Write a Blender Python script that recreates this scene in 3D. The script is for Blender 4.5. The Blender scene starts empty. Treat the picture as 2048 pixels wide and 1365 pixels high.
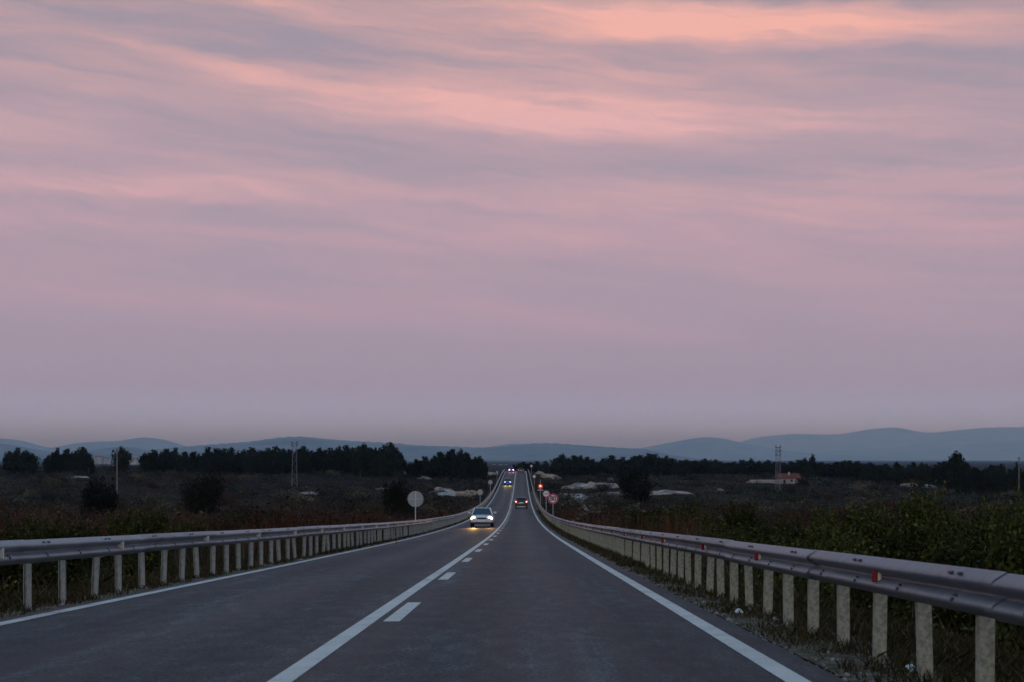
import bpy, bmesh, math, random
import numpy as np
from mathutils import Vector, Matrix

# ------------------------------------------------------------------ camera, sky, sun, exposure
scene = bpy.context.scene
col = scene.collection
F, HX, HY, CAMH = 2844.0, 1041.0, 920.0, 1.03       # focal length and horizon point in photo pixels, eye height

cam_data = bpy.data.cameras.new('camera')
cam = bpy.data.objects.new('camera', cam_data)
col.objects.link(cam)
cam.location = (0, 0, CAMH)
cam.rotation_euler = (math.radians(90), 0, 0)
cam_data.sensor_width = 36.0
cam_data.lens = 36.0 * F / 2048.0
cam_data.shift_x = -(HX - 1024.0) / 2048.0
cam_data.shift_y = (HY - 682.5) / 2048.0
cam_data.clip_start = 0.1
cam_data.clip_end = 160000
cam_data.dof.use_dof = True
cam_data.dof.focus_distance = 34.0
cam_data.dof.aperture_fstop = 5.0
scene.camera = cam

SUN_EL, SUN_AZ = 4.0, 188.0          # the sun has gone down behind the camera; azimuth clockwise from +y

def lin(r, g, b, a=1.0):
    f = lambda c: (c / 255 / 12.92) if c / 255 <= 0.04045 else ((c / 255 + 0.055) / 1.055) ** 2.4
    return (f(r), f(g), f(b), a)

world = bpy.data.worlds.new('World')
scene.world = world
world.use_nodes = True
wt = world.node_tree
wt.nodes.clear()

class NT:
    def __init__(s, tree): s.t = tree
    def n(s, typ, **kw):
        nd = s.t.nodes.new(typ)
        for k, v in kw.items(): setattr(nd, k, v)
        return nd
    def put(s, sock, v):
        if hasattr(v, 'is_output') or isinstance(v, bpy.types.NodeSocket): s.t.links.new(v, sock)
        else: sock.default_value = v
    def m(s, op, a, b=None, c=None, clamp=False):
        nd = s.n('ShaderNodeMath', operation=op, use_clamp=clamp)
        s.put(nd.inputs[0], a)
        if b is not None: s.put(nd.inputs[1], b)
        if c is not None: s.put(nd.inputs[2], c)
        return nd.outputs[0]
    def vec(s, x, y, z=0.0):
        nd = s.n('ShaderNodeCombineXYZ')
        for i, v in enumerate((x, y, z)): s.put(nd.inputs[i], v)
        return nd.outputs[0]
    def noise(s, v, scale, detail=3, rough=0.5, dist=0.0):
        nd = s.n('ShaderNodeTexNoise')
        s.put(nd.inputs['Vector'], v)
        nd.inputs['Scale'].default_value = scale
        nd.inputs['Detail'].default_value = detail
        nd.inputs['Roughness'].default_value = rough
        nd.inputs['Distortion'].default_value = dist
        return nd.outputs[0]
    def ramp(s, fac, stops, interp='LINEAR'):
        nd = s.n('ShaderNodeValToRGB')
        nd.color_ramp.interpolation = interp
        el = nd.color_ramp.elements
        el[0].position, el[0].color = stops[0]
        el[1].position, el[1].color = stops[-1]
        for p, c in stops[1:-1]:
            e = el.new(p); e.color = c
        s.put(nd.inputs[0], fac)
        return nd.outputs[0]
    def mix(s, fac, a, b, mode='MIX'):
        nd = s.n('ShaderNodeMix', data_type='RGBA', blend_type=mode)
        s.put(nd.inputs[0], fac); s.put(nd.inputs[6], a); s.put(nd.inputs[7], b)
        return nd.outputs[2]

def build_world():
    W = NT(wt)
    tc = W.n('ShaderNodeTexCoord')
    sep = W.n('ShaderNodeSeparateXYZ')
    wt.links.new(tc.outputs['Generated'], sep.inputs[0])
    x, y, z = sep.outputs
    az = W.m('ARCTAN2', x, y)
    el = W.m('ARCSINE', z)
    # thin veils of high cloud: everything is laid out by compass direction and elevation
    wv = W.vec(W.m('MULTIPLY', az, 6.0), W.m('MULTIPLY', el, 22.0))
    warp = W.m('SUBTRACT', W.noise(wv, 1.0, 4, 0.6), 0.5)
    elw = W.m('MULTIPLY_ADD', warp, 0.030, el)
    total = None
    # centre (photo px), half length px, half thickness px, slope, curve, strength
    S = [(1440, 84, 330, 27, .075, -.10, 1.9), (1250, 52, 190, 36, .14, 0, .30), (1640, 30, 300, 30, .06, 0, -.42), (760, 305, 460, 40, .03, 0, -.2), (1480, 335, 420, 36, -.01, 0, -.18), (300, 110, 420, 26, .12, 0, -.14), (700, 122, 420, 20, .13, 0, -.16), (1250, 345, 240, 18, 0, 0, -.15), (560, 470, 500, 30, .02, 0, -.15), (1960, 180, 300, 40, .02, 0, -.3), (1900, 118, 300, 22, .05, 0, .30),
         (800, 80, 360, 28, .17, 0, .45), (330, 22, 330, 28, .07, 0, .42), (620, 188, 500, 24, .125, 0, .52),
         (1130, 252, 360, 42, .075, 0, 1.1), (1560, 258, 330, 26, .07, 0, .50), (230, 396, 400, 20, .02, 0, .85),
         (60, 300, 260, 34, .03, 0, .30), (1120, 395, 620, 44, .05, 0, .34), (680, 492, 330, 15, .075, 0, .34),
         (1010, 482, 320, 24, .04, 0, .30), (1420, 440, 420, 34, .0, 0, .30), (800, 628, 420, 30, .08, 0, .32),
         (1130, 640, 300, 22, .16, 0, .34), (1600, 545, 420, 40, .10, 0, .30), (1780, 640, 260, 26, .12, 0, .26),
         (260, 610, 420, 34, .04, 0, .26), (1960, 392, 340, 24, .04, 0, .42), (1180, 160, 460, 26, .08, 0, .26),
         (60, 460, 300, 26, .04, 0, .28), (2000, 500, 260, 22, .02, 0, .26), (100, 205, 260, 20, .10, 0, .30)]
    sheared = {}
    for (px, py, ln, th, slope, curve, amp) in S:
        sl = min((0.0, .04, .075, .125, .165), key=lambda v: abs(v - slope))
        if sl not in sheared: sheared[sl] = W.vec(az, W.m('MULTIPLY_ADD', az, sl, elw))
        a0, e0 = (px - HX) / F, (HY - py) / F
        ma = W.n('ShaderNodeVectorMath', operation='MULTIPLY_ADD')
        wt.links.new(sheared[sl], ma.inputs[0])
        ma.inputs[1].default_value = (F / ln, F / th, 0)
        ma.inputs[2].default_value = (-a0 * F / ln, -(e0 + sl * a0) * F / th, 0)
        dt = W.n('ShaderNodeVectorMath', operation='DOT_PRODUCT')
        wt.links.new(ma.outputs[0], dt.inputs[0]); wt.links.new(ma.outputs[0], dt.inputs[1])
        g = W.m('POWER', 0.45, dt.outputs['Value'])
        total = W.m('MULTIPLY', g, amp) if total is None else W.m('MULTIPLY_ADD', g, amp, total)
    # streaky structure that runs over the whole sky
    skew = W.m('MULTIPLY_ADD', az, 0.10, elw)
    n1 = W.noise(W.vec(W.m('MULTIPLY', az, 3.6), W.m('MULTIPLY', skew, 30.0)), 1.0, 4, 0.6, 0.0)
    n2 = W.noise(W.vec(W.m('MULTIPLY', az, 9.0), W.m('MULTIPLY', skew, 120.0), 4.0), 1.0, 4, 0.62, 0.0)
    st = W.m('MULTIPLY', W.m('SUBTRACT', n1, 0.33), 0.85)
    st = W.m('MULTIPLY_ADD', W.m('SUBTRACT', n2, 0.5), 0.72, st)
    fade = W.m('MULTIPLY', W.m('SUBTRACT', el, 0.03), 8.0, clamp=True)
    st = W.m('MULTIPLY', st, fade)
    broken = W.m('MULTIPLY_ADD', n2, 1.0, 0.20)
    streak = W.m('MULTIPLY_ADD', total, broken, st, clamp=True)
    t = W.m('DIVIDE', el, 1.5708, clamp=True)
    k = lambda v: math.atan(v) / 1.5708
    base = W.ramp(t, [(0, (.62, .80, 1.60, 1)), (k(.025), (.58, .72, 1.35, 1)), (k(.05), (.47, .43, .64, 1)), (k(.077), (.455, .38, .51, 1)),
                      (k(.14), (.45, .36, .46, 1)), (k(.21), (.435, .350, .425, 1)), (k(.32), (.39, .32, .38, 1)),
                      (k(.55), (.22, .36, .55, 1)), (1.0, (.13, .41, .72, 1))])
    pink = W.ramp(t, [(0, (.62, .80, 1.55, 1)), (k(.05), (.52, .44, .66, 1)), (k(.10), (.66, .42, .53, 1)), (k(.14), (.76, .45, .50, 1)),
                      (k(.23), (.86, .50, .50, 1)), (k(.30), (1.0, .51, .42, 1)), (k(.55), (.43, .43, .55, 1)),
                      (1.0, (.18, .42, .71, 1))])
    veil = W.mix(streak, base, pink)
    sky = W.n('ShaderNodeTexSky', sky_type='NISHITA', sun_disc=False)
    sky.sun_elevation = math.radians(SUN_EL)
    sky.sun_rotation = math.radians(SUN_AZ)
    sky.air_density = 1.0; sky.dust_density = 1.0; sky.ozone_density = 2.0
    nis = W.mix(1.0, sky.outputs[0], (0.05, 0.05, 0.05, 1), 'MULTIPLY')
    out = W.mix(0.05, veil, nis)
    bg = W.n('ShaderNodeBackground')
    wt.links.new(out, bg.inputs[0])
    bg.inputs[1].default_value = 1.0
    o = W.n('ShaderNodeOutputWorld')
    wt.links.new(bg.outputs[0], o.inputs[0])
build_world()

sun_d = bpy.data.lights.new('afterglow_sun', 'SUN')
sun = bpy.data.objects.new('afterglow_sun', sun_d)
col.objects.link(sun)
sun_d.energy = 0.32
sun_d.angle = math.radians(25)
sun_d.color = (1.0, 0.80, 0.58)
_a, _e = math.radians(SUN_AZ), math.radians(SUN_EL + 6)
_dir = Vector((math.sin(_a) * math.cos(_e), math.cos(_a) * math.cos(_e), math.sin(_e)))
sun.rotation_euler = _dir.to_track_quat('Z', 'Y').to_euler()

scene.view_settings.view_transform = 'Standard'
scene.view_settings.look = 'None'
scene.view_settings.exposure = 0.0
scene.view_settings.gamma = 1.0
scene.view_settings.use_curve_mapping = False
scene.render.engine = 'CYCLES'
cy = scene.cycles
cy.use_denoising = True
cy.max_bounces = 4; cy.diffuse_bounces = 2; cy.glossy_bounces = 2; cy.transmission_bounces = 4
cy.volume_bounces = 0; cy.transparent_max_bounces = 8
cy.sample_clamp_indirect = 4.0
cy.use_adaptive_sampling = True
cy.adaptive_threshold = 0.03

# ------------------------------------------------------------------ helpers
def tag(o, label=None, cat=None, group=None, kind=None):
    if label: o['label'] = label
    if cat: o['category'] = cat
    if group: o['group'] = group
    if kind: o['kind'] = kind
    return o

def empty(name, loc=(0, 0, 0), rz=0.0):
    o = bpy.data.objects.new(name, None)
    o.empty_display_size = 0.2
    o.location = loc; o.rotation_euler = (0, 0, rz)
    col.objects.link(o)
    return o

def link(name, me, mat=None, parent=None, loc=None):
    o = bpy.data.objects.new(name, me)
    col.objects.link(o)
    if mat is not None and not me.materials: me.materials.append(mat)
    if parent is not None: o.parent = parent
    if loc is not None: o.location = loc
    return o

def np_mesh(name, verts, faces, smooth=False):
    """verts (n,3), faces (m,k) arrays"""
    me = bpy.data.meshes.new(name)
    v = np.asarray(verts, np.float32); f = np.asarray(faces, np.int32)
    me.vertices.add(len(v)); me.vertices.foreach_set('co', v.ravel())
    k = f.shape[1]
    me.loops.add(f.size); me.loops.foreach_set('vertex_index', f.ravel())
    me.polygons.add(len(f))
    me.polygons.foreach_set('loop_start', np.arange(0, f.size, k, dtype=np.int32))
    me.polygons.foreach_set('loop_total', np.full(len(f), k, np.int32))
    if smooth: me.polygons.foreach_set('use_smooth', np.ones(len(f), bool))
    me.update(calc_edges=True)
    return me

class MB:
    def __init__(s): s.v = []; s.f = []
    def add(s, vs, fs):
        b = len(s.v); s.v += [tuple(p) for p in vs]; s.f += [tuple(b + i for i in f) for f in fs]
        return s
    def box(s, c, d, rot=None):
        x, y, z = d[0] / 2, d[1] / 2, d[2] / 2
        vs = [Vector((sx * x, sy * y, sz * z)) for sz in (-1, 1) for sy in (-1, 1) for sx in (-1, 1)]
        if rot is not None: vs = [rot @ v for v in vs]
        c = Vector(c)
        return s.add([v + c for v in vs], [(0, 2, 3, 1), (4, 5, 7, 6), (0, 1, 5, 4), (2, 6, 7, 3), (0, 4, 6, 2), (1, 3, 7, 5)])
    def cyl(s, a, b, r0, r1=None, n=10, caps=True):
        r1 = r0 if r1 is None else r1
        a, b = Vector(a), Vector(b); ax = (b - a).normalized()
        u = ax.orthogonal().normalized(); w = ax.cross(u)
        ring = lambda p, r: [p + (u * math.cos(2 * math.pi * i / n) + w * math.sin(2 * math.pi * i / n)) * r for i in range(n)]
        vs = ring(a, r0) + ring(b, r1)
        fs = [(i, (i + 1) % n, n + (i + 1) % n, n + i) for i in range(n)]
        if caps: fs += [tuple(range(n - 1, -1, -1)), tuple(range(n, 2 * n))]
        return s.add(vs, fs)
    def ring(s, c, r0, r1, y0, y1, n=28):
        """flat annulus with thickness, axis along y"""
        vs = []
        for (r, y) in ((r0, y0), (r1, y0), (r1, y1), (r0, y1)):
            vs += [(c[0] + r * math.cos(2 * math.pi * i / n), c[1] + y, c[2] + r * math.sin(2 * math.pi * i / n)) for i in range(n)]
        fs = []
        for k in range(4):
            for i in range(n):
                fs.append((k * n + i, k * n + (i + 1) % n, ((k + 1) % 4) * n + (i + 1) % n, ((k + 1) % 4) * n + i))
        return s.add(vs, fs)
    def mesh(s, name, smooth=False, bevel=0.0, seg=2):
        me = bpy.data.meshes.new(name)
        me.from_pydata(s.v, [], s.f)
        bm = bmesh.new(); bm.from_mesh(me)
        bmesh.ops.recalc_face_normals(bm, faces=bm.faces)
        if bevel:
            bmesh.ops.bevel(bm, geom=[e for e in bm.edges if e.calc_face_angle(0) > 0.4], offset=bevel, segments=seg, affect='EDGES', profile=0.6)
        bm.to_mesh(me); bm.free()
        if smooth:
            for p in me.polygons: p.use_smooth = True
        return me
    def build(s, name, mat, parent=None, smooth=False, bevel=0.0, seg=2, loc=None):
        return link(name, s.mesh(name, smooth, bevel, seg), mat, parent, loc)

def sstep(a, b, t):
    t = np.clip((np.asarray(t, float) - a) / (b - a), 0, 1)
    return t * t * (3 - 2 * t)

# ------------------------------------------------------------------ materials
MATS = {}
def pbsdf(name, color=(0.5, 0.5, 0.5), rough=0.6, metal=0.0, spec=0.5):
    m = bpy.data.materials.new(name); m.use_nodes = True
    b = m.node_tree.nodes['Principled BSDF']
    b.inputs['Base Color'].default_value = (*color[:3], 1)
    b.inputs['Roughness'].default_value = rough
    b.inputs['Metallic'].default_value = metal
    b.inputs['Specular IOR Level'].default_value = spec
    MATS[name] = m
    return m, NT(m.node_tree), b

def noisy(name, c0, c1, scale, rough=0.7, metal=0.0, detail=5, bump=0.0, bscale=None, spec=0.5, lo=0.35, hi=0.65, coord='Object'):
    m, T, b = pbsdf(name, c0, rough, metal, spec)
    tc = T.n('ShaderNodeTexCoord').outputs[coord]
    f = T.noise(tc, scale, detail, 0.6)
    c = T.ramp(f, [(lo, (*c0, 1)), (hi, (*c1, 1))])
    T.t.links.new(c, b.inputs['Base Color'])
    if bump:
        bp = T.n('ShaderNodeBump'); bp.inputs['Strength'].default_value = bump; bp.inputs['Distance'].default_value = 0.02
        T.t.links.new(T.noise(tc, bscale or scale * 3, 4, 0.6), bp.inputs['Height'])
        T.t.links.new(bp.outputs[0], b.inputs['Normal'])
    return m

LEAF_DARK = 0.72
def leafmat(name, stops, rough=0.8, spec=0.06):
    dark = name in ('pine_needles', 'evergreen_leaves', 'green_leaves', 'low_leaves', 'dry_grass')
    m, T, b = pbsdf(name, stops[0][1], rough, 0, spec)
    g = T.n('ShaderNodeNewGeometry').outputs['Random Per Island']
    oi = T.n('ShaderNodeObjectInfo').outputs['Random']
    c = T.ramp(g, [(p, (*((LEAF_DARK if dark else 1.0) * v for v in q), 1)) for p, q in stops])
    v = T.m('MULTIPLY_ADD', oi, 0.9, 0.55)
    hv = T.n('ShaderNodeHueSaturation'); T.put(hv.inputs['Value'], v); T.t.links.new(c, hv.inputs['Color'])
    T.t.links.new(hv.outputs[0], b.inputs['Base Color'])
    return m

def make_materials():
    # asphalt: aggregate, long wheel tracks, patches
    m, T, b = pbsdf('asphalt', (0.06, 0.063, 0.07), 0.62, 0, 0.2)
    tc = T.n('ShaderNodeTexCoord').outputs['Object']
    sp = T.n('ShaderNodeSeparateXYZ'); T.t.links.new(tc, sp.inputs[0])
    fine = T.noise(T.vec(T.m('MULTIPLY', sp.outputs[0], 34.0), T.m('MULTIPLY', sp.outputs[1], 15.0)), 1.0, 5, 0.8)
    mott = T.noise(T.vec(T.m('MULTIPLY', sp.outputs[0], 5.0), T.m('MULTIPLY', sp.outputs[1], 1.6)), 1.0, 5, 0.65)
    mid = T.noise(T.vec(T.m('MULTIPLY', sp.outputs[0], 1.9), T.m('MULTIPLY', sp.outputs[1], 0.07)), 1.0, 5, 0.6)
    big = T.noise(T.vec(T.m('MULTIPLY', sp.outputs[0], .35), T.m('MULTIPLY', sp.outputs[1], .16)), 1.0, 4, 0.6)
    # tyre tracks: two polished bands in each lane
    tr = T.m('COSINE', T.m('MULTIPLY', T.m('SUBTRACT', sp.outputs[0], 0.30), 2 * math.pi / 1.72))
    acc = 0.5
    for nd, k in ((fine, 2.8), (mott, 1.3), (mid, 1.5), (big, .7)):
        acc = T.m('MULTIPLY_ADD', T.m('SUBTRACT', nd, 0.5), k, acc)
    acc = T.m('MULTIPLY_ADD', tr, 0.045, acc)
    c = T.ramp(acc, [(0.10, (0.005, 0.007, 0.008, 1)), (0.5, (0.022, 0.031, 0.034, 1)), (0.75, (0.043, 0.054, 0.057, 1)), (0.98, (0.11, 0.122, 0.124, 1))])
    T.t.links.new(c, b.inputs['Base Color'])
    T.t.links.new(T.m('MULTIPLY_ADD', mid, 0.30, T.m('MULTIPLY_ADD', tr, -0.03, 0.50)), b.inputs['Roughness'])
    bp = T.n('ShaderNodeBump'); bp.inputs['Strength'].default_value = 0.25; bp.inputs['Distance'].default_value = 0.005
    T.t.links.new(T.noise(tc, 95.0, 2, 0.7), bp.inputs['Height']); T.t.links.new(bp.outputs[0], b.inputs['Normal'])

    m, T, b = pbsdf('road_paint', (0.7, 0.7, 0.7), 0.6, 0, 0.4)
    tc = T.n('ShaderNodeTexCoord').outputs['Object']
    f = T.m('MULTIPLY_ADD', T.noise(tc, 55.0, 3, 0.7), 0.5, T.m('MULTIPLY', T.noise(tc, 1.7, 5, 0.65), 0.5))
    T.t.links.new(T.ramp(f, [(0.33, (0.10, 0.10, 0.10, 1)), (0.40, (0.36, 0.35, 0.31, 1)), (0.47, (0.53, 0.52, 0.45, 1)), (0.66, (0.68, 0.66, 0.57, 1))]), b.inputs['Base Color'])

    # land
    m, T, b = pbsdf('scrub_ground', (0.05, 0.04, 0.03), 0.95, 0, 0.02)
    tc = T.n('ShaderNodeTexCoord').outputs['Object']
    g = T.ramp(T.noise(tc, 0.09, 6, 0.65), [(0.30, (0.008, 0.009, 0.005, 1)), (0.45, (0.014, 0.012, 0.008, 1)), (0.60, (0.022, 0.018, 0.012, 1)), (0.74, (0.07, 0.06, 0.045, 1))])
    st = T.ramp(T.noise(tc, 1.4, 5, 0.7), [(0.55, (0, 0, 0, 1)), (0.68, (1, 1, 1, 1))])
    pale = T.mix(T.m('MULTIPLY', st, 0.5), g, (0.24, 0.21, 0.17, 1))
    T.t.links.new(pale, b.inputs['Base Color'])
    bp = T.n('ShaderNodeBump'); bp.inputs['Strength'].default_value = 0.8; bp.inputs['Distance'].default_value = 0.25
    T.t.links.new(T.noise(tc, 1.1, 6, 0.7), bp.inputs['Height']); T.t.links.new(bp.outputs[0], b.inputs['Normal'])

    noisy('verge_soil', (0.06, 0.05, 0.03), (0.20, 0.17, 0.12), 6.0, 0.95, detail=8, bump=0.6, bscale=14, spec=0.1, lo=0.4, hi=0.75)
    noisy('gravel', (0.16, 0.145, 0.115), (0.36, 0.33, 0.27), 18.0, 0.95, detail=6, bump=0.8, bscale=30, spec=0.1)
    noisy('pale_track', (0.22, 0.20, 0.17), (0.46, 0.43, 0.38), 0.8, 0.95, detail=7, bump=0.4, bscale=4, spec=0.1)
    noisy('tan_earth', (0.28, 0.22, 0.16), (0.48, 0.39, 0.29), 0.5, 0.95, detail=7, bump=0.5, bscale=3, spec=0.1)
    noisy('limestone', (0.16, 0.15, 0.14), (0.46, 0.44, 0.41), 1.3, 0.9, detail=8, bump=0.9, bscale=3.0, spec=0.15, lo=0.38, hi=0.62)
    noisy('hill_forest', (0.03, 0.045, 0.04), (0.20, 0.205, 0.19), 0.0016, 1.0, detail=10, spec=0.0, bump=1.0, bscale=0.02)

    # barrier
    def zinc(name, a, b_, rough):
        m, T, b = pbsdf(name, a, rough, .25, .35)
        tc = T.n('ShaderNodeTexCoord').outputs['Object']; sp = T.n('ShaderNodeSeparateXYZ'); T.t.links.new(tc, sp.inputs[0])
        oi = T.n('ShaderNodeObjectInfo').outputs['Random']
        off = T.m('MULTIPLY', oi, 37.0)
        run = T.noise(T.vec(T.m('MULTIPLY_ADD', sp.outputs[1], 6.0, off), T.m('MULTIPLY', sp.outputs[2], 1.2)), 1.0, 5, .65)     # rain streaks
        blot = T.noise(T.vec(T.m('ADD', sp.outputs[1], off), T.m('MULTIPLY', sp.outputs[2], 4.0)), 1.4, 6, .65)
        f = T.m('MULTIPLY_ADD', run, .5, T.m('MULTIPLY', blot, .5))
        f = T.m('MULTIPLY_ADD', T.m('SUBTRACT', oi, .5), .16, f)
        grime = tuple(v * .42 for v in a)
        T.t.links.new(T.ramp(f, [(.28, (*grime, 1)), (.42, (*a, 1)), (.66, (*b_, 1))]), b.inputs['Base Color'])
        T.t.links.new(T.m('MULTIPLY_ADD', blot, .35, rough - .17), b.inputs['Roughness'])
        bp = T.n('ShaderNodeBump'); bp.inputs['Strength'].default_value = .25; bp.inputs['Distance'].default_value = .02
        T.t.links.new(T.noise(T.vec(T.m('MULTIPLY_ADD', sp.outputs[1], 1.3, off), T.m('MULTIPLY', sp.outputs[2], 5.0)), 1.0, 3, .5), bp.inputs['Height']); T.t.links.new(bp.outputs[0], b.inputs['Normal'])
    zinc('galvanised', (0.17, 0.195, 0.205), (0.28, 0.305, 0.315), .46)
    zinc('rail_weathered', (0.13, 0.145, 0.155), (0.22, 0.235, 0.245), .46)
    noisy('post_pale', (0.15, 0.165, 0.115), (0.40, 0.40, 0.28), 22.0, 0.85, 0.0, detail=7, bump=0.5, bscale=60, lo=0.3, hi=0.6)
    noisy('post_grey', (0.19, 0.225, 0.215), (0.36, 0.40, 0.37), 9.0, 0.6, 0.15, detail=6, bump=0.2, bscale=40)
    pbsdf('bolt_dark', (0.035, 0.04, 0.05), 0.6, 0.3)
    pbsdf('reflector_red', (0.22, 0.002, 0.008), 0.4, 0, 0.3)
    pbsdf('reflector_white', (0.80, 0.78, 0.62), 0.3, 0, 0.6)
    # signs
    pbsdf('sign_white', (0.78, 0.76, 0.76), 0.45)
    pbsdf('sign_red', (0.50, 0.03, 0.05), 0.45)
    pbsdf('sign_red_faded', (0.40, 0.16, 0.20), 0.5)
    pbsdf('sign_black', (0.02, 0.02, 0.025), 0.5)
    noisy('sign_back', (0.26, 0.31, 0.31), (0.34, 0.39, 0.38), 2.0, 0.6, 0.1)
    pbsdf('sign_pole', (0.52, 0.56, 0.52), 0.5, 0.3)
    pbsdf('mast_steel', (0.20, 0.20, 0.21), 0.7, 0.3)
    noisy('wood_pole', (0.13, 0.12, 0.11), (0.22, 0.21, 0.19), 3.0, 0.9)
    # house
    noisy('roof_tile', (0.16, 0.034, 0.016), (0.24, 0.06, 0.028), 3.0, 0.8)
    noisy('plaster', (0.34, 0.33, 0.29), (0.48, 0.46, 0.41), 1.5, 0.9)
    pbsdf('window_dark', (0.02, 0.025, 0.03), 0.15)
    noisy('town_wall', (0.36, 0.35, 0.33), (0.52, 0.50, 0.47), 0.05, 0.9)
    # cars
    def paint(name, c, rough=0.3):
        m, T, b = pbsdf(name, c, rough, 0, 0.5)
        b.inputs['Coat Weight'].default_value = 0.6; b.inputs['Coat Roughness'].default_value = 0.08
    paint('paint_white', (0.58, 0.58, 0.56)); paint('paint_black', (0.010, 0.011, 0.014)); paint('paint_navy', (0.02, 0.025, 0.06)); paint('paint_plum', (0.06, 0.03, 0.07)); paint('paint_maroon', (0.05, 0.01, 0.015))
    pbsdf('car_glass', (0.015, 0.018, 0.022), 0.06, 0, 0.6)
    pbsdf('rubber', (0.012, 0.012, 0.012), 0.85)
    pbsdf('rim_metal', (0.4, 0.4, 0.42), 0.35, 0.8)
    pbsdf('trim_black', (0.015, 0.015, 0.017), 0.6)
    pbsdf('chrome', (0.7, 0.7, 0.72), 0.2, 0.9)
    pbsdf('number_plate', (0.75, 0.75, 0.72), 0.5)
    def glow(name, c, s, base=(0.8, 0.8, 0.8)):
        m, T, b = pbsdf(name, base, 0.3)
        b.inputs['Emission Color'].default_value = (*c, 1); b.inputs['Emission Strength'].default_value = s
    glow('lamp_warm', (1.0, 0.66, 0.64), 9.0); glow('lamp_blue', (0.22, 0.20, 1.0), 6.0); glow('lamp_violet', (0.80, 0.35, 1.0), 7.0)
    glow('lamp_tail', (1.0, 0.14, 0.05), 2.2, (0.5, 0.02, 0.02)); glow('lamp_tail_dim', (0.9, 0.10, 0.10), 0.9, (0.4, 0.02, 0.02)); glow('lamp_tail_core', (1.0, 0.5, 0.35), 6.0)
    glow('lamp_amber', (1.0, 0.55, 0.12), 4.0); glow('led_red', (1.0, 0.10, 0.03), .45, (0.3, 0.0, 0.0)); glow('led_core', (1.0, 0.5, 0.35), 1.6)
    # plants
    noisy('bark', (0.05, 0.04, 0.03), (0.10, 0.085, 0.07), 4.0, 0.95)
    leafmat('pine_needles', [(0.0, (0.008, 0.012, 0.006)), (0.6, (0.016, 0.021, 0.009)), (1.0, (0.034, 0.038, 0.016))])
    leafmat('evergreen_leaves', [(0.0, (0.008, 0.009, 0.005)), (0.7, (0.015, 0.017, 0.008)), (1.0, (0.032, 0.034, 0.015))])
    leafmat('green_leaves', [(0.0, (0.022, 0.030, 0.007)), (0.45, (0.045, 0.056, 0.013)), (0.85, (0.090, 0.100, 0.022)), (1.0, (0.19, 0.18, 0.045))])
    leafmat('russet_leaves', [(0.0, (0.028, 0.014, 0.008)), (0.5, (0.062, 0.027, 0.014)), (1.0, (0.12, 0.062, 0.034))])
    leafmat('brown_twigs', [(0.0, (0.022, 0.017, 0.011)), (0.6, (0.048, 0.037, 0.024)), (1.0, (0.14, 0.115, 0.080))])
    leafmat('grey_leaves', [(0.0, (0.030, 0.028, 0.014)), (0.6, (0.078, 0.068, 0.038)), (1.0, (0.20, 0.17, 0.11))])
    leafmat('low_leaves', [(0.0, (0.020, 0.019, 0.009)), (0.7, (0.052, 0.045, 0.024)), (1.0, (0.13, 0.11, 0.066))])
    leafmat('straw', [(0.0, (0.09, 0.07, 0.04)), (0.6, (0.17, 0.135, 0.085)), (1.0, (0.30, 0.25, 0.17))])
    leafmat('dry_grass', [(0.0, (0.028, 0.028, 0.010)), (0.5, (0.055, 0.048, 0.018)), (0.85, (0.085, 0.058, 0.026)), (1.0, (0.20, 0.16, 0.10))])
    pbsdf('litter_white', (0.70, 0.74, 0.74), 0.6)
make_materials()
M = MATS

# ------------------------------------------------------------------ the lie of the land
PD = np.array([-60, -20, 0, 13.5, 34.5, 77, 98.5, 133, 172, 206, 240, 275, 313, 350, 380, 420, 455, 489, 520, 560, 640, 760, 900, 30000.])
PZ = np.array([2.36, .79, 0, -.53, -1.37, -2.98, -3.69, -4.67, -5.44, -5.84, -5.96, -5.80, -5.35, -4.70, -4.13, -3.44, -3.06, -2.95, -3.1, -3.7, -5.2, -7.0, -8.0, -8.0])
def _slopes():
    h = np.diff(PD); dl = np.diff(PZ) / h; m = np.zeros_like(PD)
    m[0], m[-1] = dl[0], dl[-1]
    for i in range(1, len(PD) - 1):
        m[i] = 0 if dl[i - 1] * dl[i] <= 0 else (h[i - 1] + h[i]) * 1.0 / (h[i] / dl[i] + h[i - 1] / dl[i - 1]) if False else (dl[i - 1] * h[i] + dl[i] * h[i - 1]) / (h[i - 1] + h[i])
    return m
PM = _slopes()
def zr(d):
    d = np.clip(np.asarray(d, float), PD[0], PD[-1])
    i = np.clip(np.searchsorted(PD, d) - 1, 0, len(PD) - 2)
    h = PD[i + 1] - PD[i]; t = (d - PD[i]) / h
    t2, t3 = t * t, t * t * t
    return (2*t3 - 3*t2 + 1) * PZ[i] + (t3 - 2*t2 + t) * h * PM[i] + (-2*t3 + 3*t2) * PZ[i+1] + (t3 - t2) * h * PM[i+1]

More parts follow.
